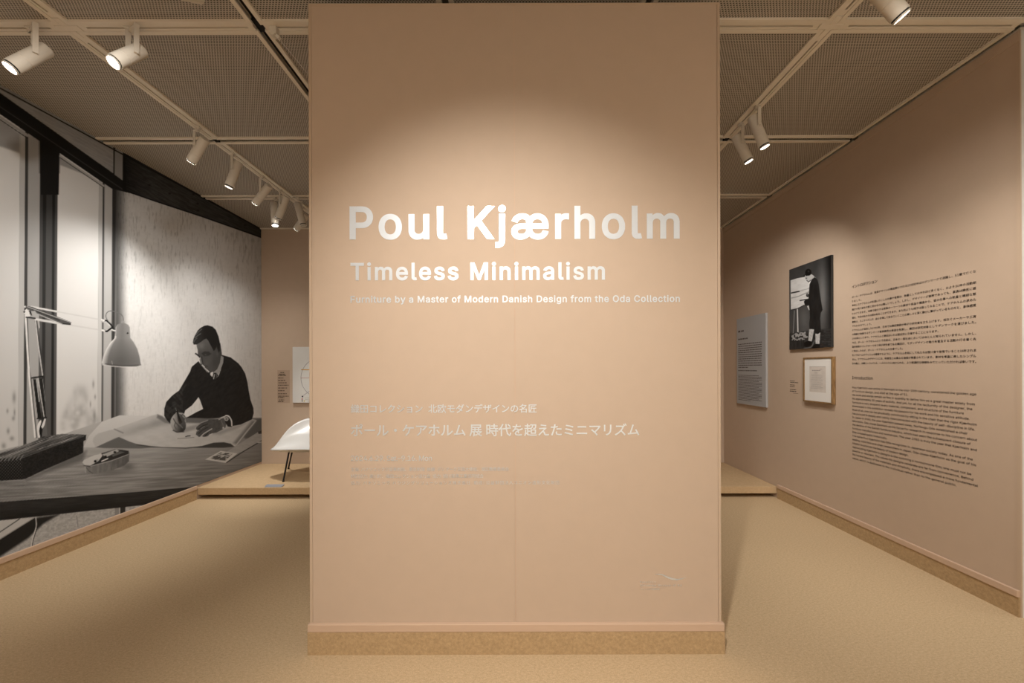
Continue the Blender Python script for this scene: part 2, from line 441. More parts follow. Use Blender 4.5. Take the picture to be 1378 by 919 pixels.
# ------------------------------------------------------------------ lettering: own letter outlines for Latin, the built-in font for Japanese
GLYPH_B = """.188;82,-22,66,-17,52,-7,42,4,36,14,31,30,31,52,36,68,43,80,52,89,66,99,74,103,94,106,116,103,126,98,140,88,147,80,154,68,157,62,160,42,157,20,147,2,140,-6,126,-16,106,-23 0453;199,-24,179,-21,159,-14,139,-4,121,7,106,20,85,43,64,76,50,108,43,132,36,162,32,190,30,218,29,260,30,296,36,348,43,376,50,400,64,432,72,446,89,470,103,486,123,503,137,512,159,522,185,531,219,535,235,535,275,529,297,521,319,510,335,499,357,478,368,466,390,430,402,402,410,378,417,346,420,328,422,312,424,260,422,196,417,162,412,138,398,96,392,82,380,60,368,42,351,23,335,9,321,-1,295,-14,275,-20,251,-25,223,-26;209,70,239,69,249,71,269,81,285,96,301,122,311,148,320,182,324,212,325,258,323,302,316,346,308,372,300,390,292,404,278,420,267,429,257,435,247,438,235,441,217,441,201,437,185,429,169,414,152,388,143,364,136,342,130,302,128,250,130,202,136,168,146,134,158,110,169,95,187,79,203,71 1453;58,-19,57,-18,57,72,58,74,192,74,193,76,193,410,192,412,190,411,68,321,67,324,67,436,192,528,294,528,295,526,295,76,296,74,408,74,410,72,410,-18,408,-19 2453;46,-19,45,-18,45,54,46,56,220,242,269,296,285,318,294,336,299,350,301,362,301,380,298,394,292,408,282,420,270,429,254,436,244,439,218,441,204,439,188,434,170,423,160,411,149,390,147,380,146,370,146,344,144,343,48,343,47,344,47,382,49,396,55,420,68,448,77,464,90,480,114,500,138,515,168,527,212,535,238,535,258,533,276,529,314,514,344,494,359,480,377,456,392,424,397,406,400,374,400,360,393,322,378,288,369,272,348,244,276,162,204,86,196,76,406,76,408,74,408,-18,406,-19 4453;264,-19,263,-18,263,84,262,86,22,86,21,88,21,162,236,527,342,528,343,526,339,518,141,184,142,182,262,182,263,184,263,336,264,337,360,337,362,336,362,184,364,182,430,182,432,180,432,88,430,86,364,86,362,84,362,-18,360,-19 6453;202,-24,172,-18,154,-12,138,-5,118,8,103,20,92,32,68,64,53,100,45,138,45,180,51,214,70,264,91,304,123,354,242,527,356,528,357,526,225,334,268,331,308,320,324,312,344,299,352,293,367,278,388,246,396,228,405,198,408,154,406,132,399,98,387,68,372,44,350,20,326,1,302,-11,286,-17,270,-21,250,-25,230,-26;217,68,232,67,252,72,266,78,282,90,293,102,300,116,304,126,308,146,308,168,305,188,292,214,281,226,270,234,252,242,236,246,218,246,200,242,186,237,174,229,159,212,151,198,145,178,144,168,144,148,149,124,155,110,166,94,178,83,190,76,200,72 9453;96,-19,95,-17,227,175,226,176,198,176,184,178,166,182,142,190,126,198,110,209,86,231,78,241,66,261,58,277,51,299,45,331,45,375,54,413,60,429,69,447,89,475,116,500,150,519,182,530,206,534,222,535,250,534,286,526,302,520,318,511,336,500,349,489,365,473,372,463,385,443,392,427,405,387,408,345,407,327,403,303,391,263,373,225,347,181,210,-18;217,263,232,262,254,266,268,273,278,280,291,293,301,311,305,321,308,341,308,361,305,381,293,407,282,419,266,431,252,437,236,441,218,441,208,440,192,434,178,426,170,419,158,403,150,385,145,371,144,351,146,331,155,303,167,287,182,274,198,266 C510;237,-25,211,-20,187,-13,163,-4,139,9,115,28,101,40,85,58,66,82,52,108,41,134,33,160,26,188,22,222,21,260,22,290,26,320,32,348,40,374,47,388,66,426,82,448,107,474,141,501,163,512,189,523,213,529,239,533,265,535,301,533,345,523,377,510,413,487,439,463,450,450,462,432,476,406,488,372,496,330,493,329,393,329,386,360,382,370,369,390,355,406,339,418,311,430,283,437,255,437,233,433,205,423,183,409,171,398,152,374,142,356,136,342,128,316,122,270,122,238,124,218,128,194,135,170,149,140,158,126,173,109,195,92,207,85,221,79,249,73,277,72,293,73,319,81,339,91,353,101,363,111,372,122,384,144,393,179,495,179,496,178,487,136,482,118,472,94,448,56,417,26,397,11,375,-2,333,-18,293,-25,269,-26 D502;42,-19,41,-18,41,526,42,528,228,528,284,523,312,517,338,507,362,495,384,481,404,464,418,448,437,424,447,406,463,372,471,342,477,312,481,252,479,218,475,186,469,160,460,134,451,112,437,86,409,52,380,27,358,13,334,2,310,-7,276,-15,240,-19;146,76,218,76,242,77,274,83,294,90,320,105,334,117,349,134,362,158,375,196,379,230,380,258,379,286,373,320,362,352,347,378,334,393,324,402,298,418,264,429,236,433,146,433,144,432,144,78 F410;42,-19,41,-18,41,526,42,528,386,528,388,526,388,434,386,433,146,433,144,432,144,298,146,297,364,297,365,296,365,204,364,202,146,202,144,200,144,-18,142,-19 K467;42,-19,41,-18,41,526,42,528,142,528,144,526,144,297,356,528,488,528,490,526,486,522,272,292,268,286,485,-18,482,-19,362,-19,196,214,152,168,144,158,144,-18,142,-19 M628;42,-19,41,-18,41,526,42,528,164,528,166,525,295,194,314,138,316,140,337,202,462,525,464,528,586,528,587,526,587,-18,586,-19,486,-19,485,-18,485,310,484,313,450,224,359,-10,354,-19,274,-19,273,-18,155,276,142,312,141,308,141,-18,140,-19 O533;235,-24,211,-20,175,-9,163,-4,139,9,115,28,101,40,85,58,66,82,52,108,41,134,33,160,26,188,22,222,21,260,22,290,26,320,32,348,40,374,47,388,66,426,82,448,107,474,141,501,163,512,189,523,213,529,239,533,265,535,295,533,321,529,345,523,371,512,393,501,427,474,452,448,482,400,492,376,500,350,508,314,511,286,512,260,511,222,508,194,502,166,491,132,482,108,456,66,437,44,423,31,395,9,371,-4,323,-20,295,-25,261,-26;265,72,285,73,313,79,341,93,353,102,366,114,383,138,398,168,408,206,411,250,410,286,408,302,404,320,398,340,391,356,376,382,363,398,352,408,329,422,313,429,293,435,269,437,241,435,219,428,205,423,197,419,181,407,160,386,142,356,133,332,126,304,122,258,124,218,130,184,135,170,142,152,158,126,171,111,181,102,195,92,207,85,221,79,235,76 P445;42,-19,41,-18,41,526,42,528,240,528,260,527,306,519,324,512,340,504,356,495,372,483,394,458,408,436,415,422,421,404,425,386,427,372,428,352,427,324,420,290,414,272,407,256,397,240,387,228,362,204,340,190,318,179,288,171,260,168,146,167,144,166,144,-18,142,-19;144,262,146,261,234,261,258,263,270,265,282,270,303,284,310,292,319,308,324,328,325,336,325,366,323,374,317,392,306,408,288,422,270,429,260,431,234,433,146,433,144,432 S447;193,-26,157,-21,121,-9,89,9,68,26,48,50,31,82,21,118,17,154,19,156,119,156,122,148,125,128,130,112,136,102,146,92,165,80,181,74,205,69,225,68,259,71,273,75,287,82,305,93,317,108,324,120,327,138,324,156,320,164,313,171,303,179,289,187,237,205,177,221,153,229,109,249,93,259,75,273,58,292,50,304,47,310,38,330,34,352,33,376,34,394,43,428,60,460,85,487,113,507,129,515,149,523,187,532,223,535,263,533,297,525,325,515,341,506,355,497,369,486,381,474,394,458,409,430,418,398,422,360,421,359,321,359,318,382,314,396,308,406,295,418,283,427,269,433,243,439,225,440,191,436,175,431,155,419,141,402,136,390,134,376,138,356,141,351,151,341,165,331,177,325,217,311,271,297,317,283,339,272,371,253,390,236,406,216,413,204,422,182,426,164,427,154,426,116,424,102,416,80,412,70,400,50,389,36,377,23,365,13,347,2,311,-15,293,-21,273,-25,229,-28 T449;176,-19,174,-18,174,432,172,433,14,433,13,434,13,526,14,528,434,528,436,526,436,434,434,433,278,433,276,432,276,-18,274,-19 a389;139,-26,113,-22,101,-19,79,-9,51,11,36,28,24,46,14,78,11,110,13,134,16,148,26,170,43,191,59,204,89,220,125,230,173,239,243,247,255,251,257,256,256,270,252,284,248,292,241,299,233,304,221,309,195,312,169,309,151,302,135,291,121,274,111,251,19,277,15,280,36,326,46,340,57,352,78,370,109,387,143,398,179,403,201,403,237,399,257,395,287,382,313,363,326,350,334,338,344,318,350,302,354,282,356,254,356,-18,355,-19,259,-19,258,-18,258,2,257,3,243,-7,231,-13,203,-23,181,-27,163,-28;171,64,197,67,211,72,225,79,237,90,248,104,256,124,257,158,259,161,261,162,257,162,211,153,175,149,139,141,119,128,114,122,111,110,112,92,118,82,127,75,137,70,157,65 b424;211,-27,187,-23,175,-19,147,-3,133,8,131,8,131,-18,129,-19,35,-19,34,-18,34,526,35,528,131,528,133,526,133,370,135,370,143,378,163,390,179,396,201,402,243,403,267,400,287,395,309,385,327,374,339,365,361,342,372,328,388,300,398,272,402,260,408,220,409,184,406,140,401,116,393,92,387,76,374,52,366,40,356,28,343,16,325,1,305,-11,271,-23,259,-25,241,-27;209,66,233,67,245,69,259,75,279,91,290,106,298,122,306,148,309,174,309,204,306,230,298,256,293,266,279,286,265,299,249,306,229,311,213,311,193,307,175,298,161,286,147,266,143,256,136,234,132,206,132,174,135,150,143,122,149,110,162,90,177,77,189,71 c396;181,-25,145,-18,109,-1,87,15,75,25,61,41,48,59,31,95,22,123,16,163,15,191,16,217,24,261,31,281,39,299,48,317,59,332,73,349,87,361,109,377,123,385,143,394,185,402,219,403,237,402,271,394,291,386,313,374,331,360,350,341,362,323,372,305,387,265,383,263,293,240,272,281,259,295,239,305,231,308,205,311,181,308,163,300,145,284,134,269,124,247,117,213,115,189,116,163,122,135,130,115,142,95,163,76,175,70,205,65,237,70,259,82,275,99,293,139,386,115,378,85,369,65,363,55,344,29,329,15,315,4,287,-12,265,-20,235,-25,219,-27 d424;181,-26,155,-23,135,-17,119,-11,99,1,75,22,61,38,47,58,39,74,28,98,18,138,15,184,18,238,29,280,38,302,48,320,58,336,70,350,101,377,137,394,157,400,175,402,211,403,225,402,251,395,261,390,277,381,291,369,292,372,292,526,293,528,389,528,391,526,391,-18,389,-19,295,-19,294,-18,294,8,293,10,287,4,269,-8,245,-20,211,-27;203,66,215,66,237,71,242,74,258,86,272,102,277,112,286,134,292,162,293,188,292,216,286,246,281,258,268,282,255,294,237,305,227,308,205,311,183,309,167,303,149,290,140,280,127,256,122,244,116,214,115,190,116,164,122,136,130,114,137,102,149,88,165,75,181,69 e404;197,-27,165,-23,149,-18,127,-10,111,-2,91,11,77,23,60,42,49,58,38,78,30,96,24,114,16,162,15,182,16,212,24,258,39,300,48,318,59,332,72,348,89,365,121,384,141,393,161,399,191,403,227,403,259,397,299,380,331,356,354,330,367,306,375,288,381,268,386,242,389,240,395,240,397,238,388,232,390,216,390,152,389,150,119,150,117,148,118,142,126,116,136,100,145,90,161,77,181,69,211,65,237,67,261,77,269,84,280,96,295,127,390,104,378,70,373,60,364,44,347,24,319,2,289,-14,261,-23,229,-27;121,240,285,240,286,242,282,258,277,268,270,280,259,292,245,303,229,309,205,311,175,307,165,302,149,291,136,278,126,262,120,246,120,242 f254;64,-19,62,-18,62,306,60,308,-12,308,-13,310,-13,396,-12,398,60,398,62,400,62,446,67,472,73,486,86,504,96,516,114,529,128,537,150,545,188,549,224,546,264,535,266,534,266,532,240,445,238,444,214,452,200,455,180,453,172,450,167,446,164,440,161,430,161,400,162,398,246,398,247,396,247,310,246,308,162,308,161,306,161,-18,160,-19 g425;179,-169,161,-167,129,-159,105,-148,87,-138,67,-122,55,-110,39,-88,27,-62,28,-60,105,-17,139,-56,147,-63,165,-72,181,-76,195,-78,225,-77,239,-75,261,-66,269,-61,279,-52,285,-42,289,-32,292,-18,292,18,291,19,271,4,241,-9,211,-14,175,-13,155,-11,121,1,89,20,74,32,56,52,39,80,24,118,20,138,16,166,15,186,16,222,18,240,28,280,47,318,58,336,69,348,85,364,101,377,137,394,157,400,183,403,213,403,225,402,245,397,261,390,281,379,293,369,295,398,389,398,391,396,391,-30,387,-52,381,-70,374,-88,356,-114,329,-137,301,-152,275,-161,247,-167,211,-170;203,78,221,79,245,86,257,93,266,102,274,112,284,132,290,152,293,178,293,206,290,234,286,248,278,268,263,288,245,302,227,308,205,311,183,309,163,301,149,290,139,278,130,264,122,244,117,218,115,194,116,168,122,140,131,120,140,106,151,95,167,86,179,81 h410;35,-19,34,-18,34,526,35,528,131,528,133,526,133,374,135,373,159,388,195,401,209,403,243,403,261,401,277,397,289,392,303,386,315,379,341,356,350,344,360,326,370,298,374,274,376,252,376,-18,375,-19,279,-19,277,-18,277,236,274,264,270,274,263,286,255,295,247,301,235,306,225,309,201,310,177,304,163,297,158,292,143,274,136,258,134,248,133,238,133,-18,131,-19 i167;36,-19,34,-18,34,396,36,398,132,398,133,396,133,-18,132,-19;68,426,49,434,34,448,29,456,25,464,22,482,25,502,33,518,50,533,66,541,78,543,86,543,102,541,118,533,126,527,138,512,145,494,145,472,139,456,128,442,118,433,94,424,74,424 j167;-28,-162,-29,-161,-29,-69,-28,-68,2,-68,16,-66,26,-59,29,-55,33,-43,34,-29,34,397,36,398,132,398,133,397,133,-33,131,-59,125,-85,119,-99,105,-121,94,-132,74,-146,50,-156,34,-160,6,-162;72,424,58,429,48,434,38,443,29,455,22,475,22,493,29,513,40,526,54,535,64,540,82,543,104,540,126,527,133,519,139,509,143,501,145,485,142,465,135,451,129,443,112,430,94,424 l189;117,-20,103,-18,87,-11,73,-4,60,7,50,19,43,33,34,65,34,527,35,528,131,528,133,527,133,89,134,79,137,73,143,71,183,74,186,73,204,-11,165,-20,137,-21 m610;35,-19,34,-18,34,396,35,398,129,398,131,396,131,374,133,373,153,388,183,401,207,405,237,404,255,401,271,395,285,387,303,372,319,352,338,370,349,379,365,388,379,395,397,401,423,405,453,405,481,399,507,388,529,373,550,350,559,334,570,308,576,268,576,-18,575,-19,479,-19,477,-18,477,256,476,268,474,278,470,286,463,296,445,307,429,311,403,311,395,309,385,304,377,299,368,290,362,282,356,266,354,246,354,-18,353,-19,257,-19,255,-18,255,260,254,274,248,288,241,296,229,304,219,309,209,311,187,311,179,309,161,300,146,286,139,274,136,266,133,248,133,-18,131,-19 n410;35,-19,34,-18,34,396,35,398,129,398,131,396,131,372,133,371,143,379,159,388,187,399,209,403,243,403,263,400,277,397,289,392,303,386,315,379,340,356,358,330,366,312,370,298,374,274,376,244,376,-18,375,-19,279,-19,277,-18,277,236,274,264,270,274,263,286,255,295,247,301,235,306,225,309,201,310,177,304,163,297,158,292,143,274,136,258,134,248,133,238,133,-18,131,-19 o415;181,-25,145,-18,109,-1,87,15,75,25,61,41,48,59,31,95,22,123,16,163,15,191,16,217,24,261,31,281,39,299,48,317,59,332,73,349,87,361,109,377,123,385,143,394,185,402,211,403,233,402,271,394,291,386,307,377,323,366,337,354,354,335,366,319,385,279,397,235,400,191,397,141,385,97,366,57,342,27,321,8,307,-1,289,-10,271,-17,255,-22,233,-26,211,-27;205,65,223,66,241,71,255,78,270,91,284,111,290,125,296,147,300,175,300,201,296,229,286,261,280,271,265,290,249,301,233,308,209,311,189,309,175,306,157,295,143,281,130,261,122,241,117,213,115,189,116,163,122,135,126,123,140,97,157,81,171,72,193,66 r259;35,-19,34,-18,34,396,35,398,129,398,131,396,131,378,133,377,157,392,183,401,211,404,261,403,262,402,262,302,261,300,233,305,207,307,179,303,165,297,151,285,142,274,136,262,133,244,133,-18,131,-19 s365;160,-26,134,-23,104,-14,78,-1,64,9,42,32,32,48,21,74,14,108,106,129,119,92,128,82,136,75,150,69,166,65,182,64,200,66,218,69,238,81,244,88,248,98,249,106,247,114,238,125,226,131,208,137,122,158,102,166,74,181,68,186,57,196,47,208,39,222,34,236,29,256,28,276,29,292,36,318,47,340,70,365,94,381,120,392,152,401,170,403,218,402,248,395,272,385,294,371,304,362,315,350,329,328,341,300,349,278,348,276,256,255,245,284,232,300,226,305,212,311,186,314,162,310,148,305,140,300,134,294,129,286,128,282,129,268,136,258,152,249,168,243,254,223,288,208,306,197,331,172,341,154,345,142,349,124,350,104,349,88,347,76,343,64,336,50,329,38,308,14,284,-3,260,-14,220,-25,200,-27 t227;144,-21,112,-14,90,-1,80,6,70,17,58,37,49,59,46,89,46,307,44,308,-12,308,-13,309,-13,397,-12,398,44,398,46,399,46,489,48,490,144,490,145,489,145,399,146,398,222,398,223,397,223,309,222,308,146,308,145,307,145,91,149,75,152,72,158,70,172,69,214,76,217,75,235,-11,230,-14,194,-22,164,-23 u410;157,-23,145,-21,119,-12,101,-3,87,7,69,24,60,36,45,66,36,98,34,118,34,396,35,398,131,398,133,396,133,142,135,120,138,108,146,94,159,81,169,75,179,72,199,69,225,72,241,79,253,88,262,98,270,112,276,132,277,142,277,396,279,398,375,398,376,396,376,-18,375,-19,281,-19,279,-18,279,8,277,9,265,-1,251,-9,221,-20,185,-24 y389;80,-163,60,-162,24,-153,47,-67,48,-66,58,-66,74,-68,86,-71,96,-71,104,-70,114,-63,121,-55,126,-45,133,-31,143,-1,-10,397,-8,398,96,398,98,397,177,179,194,128,196,131,206,161,291,397,294,398,398,397,229,-47,217,-77,205,-101,192,-119,176,-135,156,-149,136,-158,114,-163,104,-164 æ638;141,-27,113,-22,87,-12,75,-6,51,11,36,28,23,50,15,74,12,88,11,106,12,122,18,150,22,160,30,174,53,200,73,212,97,225,133,234,177,239,191,240,255,240,256,256,253,278,249,288,244,296,233,304,219,309,195,312,167,308,151,302,139,295,128,284,121,274,111,251,17,278,15,280,17,284,36,326,53,348,73,366,79,371,109,387,137,397,173,403,207,403,239,399,271,388,289,378,317,355,333,369,347,378,361,386,381,394,417,403,455,403,477,400,495,396,529,382,545,373,565,357,575,346,588,330,600,310,609,288,615,268,620,242,623,240,623,238,622,236,624,198,624,152,623,150,353,150,351,148,354,134,360,116,373,96,387,83,403,73,423,67,437,65,459,65,471,67,491,75,507,88,513,95,526,124,529,127,623,106,613,74,606,58,589,34,567,12,559,5,535,-8,521,-15,495,-23,463,-27,427,-27,391,-21,357,-9,333,5,303,30,285,13,271,3,259,-3,215,-21,183,-27,159,-28;153,66,183,65,197,67,211,72,225,79,244,98,252,114,256,134,256,148,255,150,183,150,167,149,139,141,125,133,116,124,112,116,111,104,113,92,118,82,129,74,139,69;353,240,519,240,522,242,512,270,504,282,495,292,479,302,469,307,439,311,409,306,397,301,385,293,369,276,356,254,352,242 –350;-18,169,-19,170,-19,262,-18,263,368,263,369,262,369,170,368,169"""
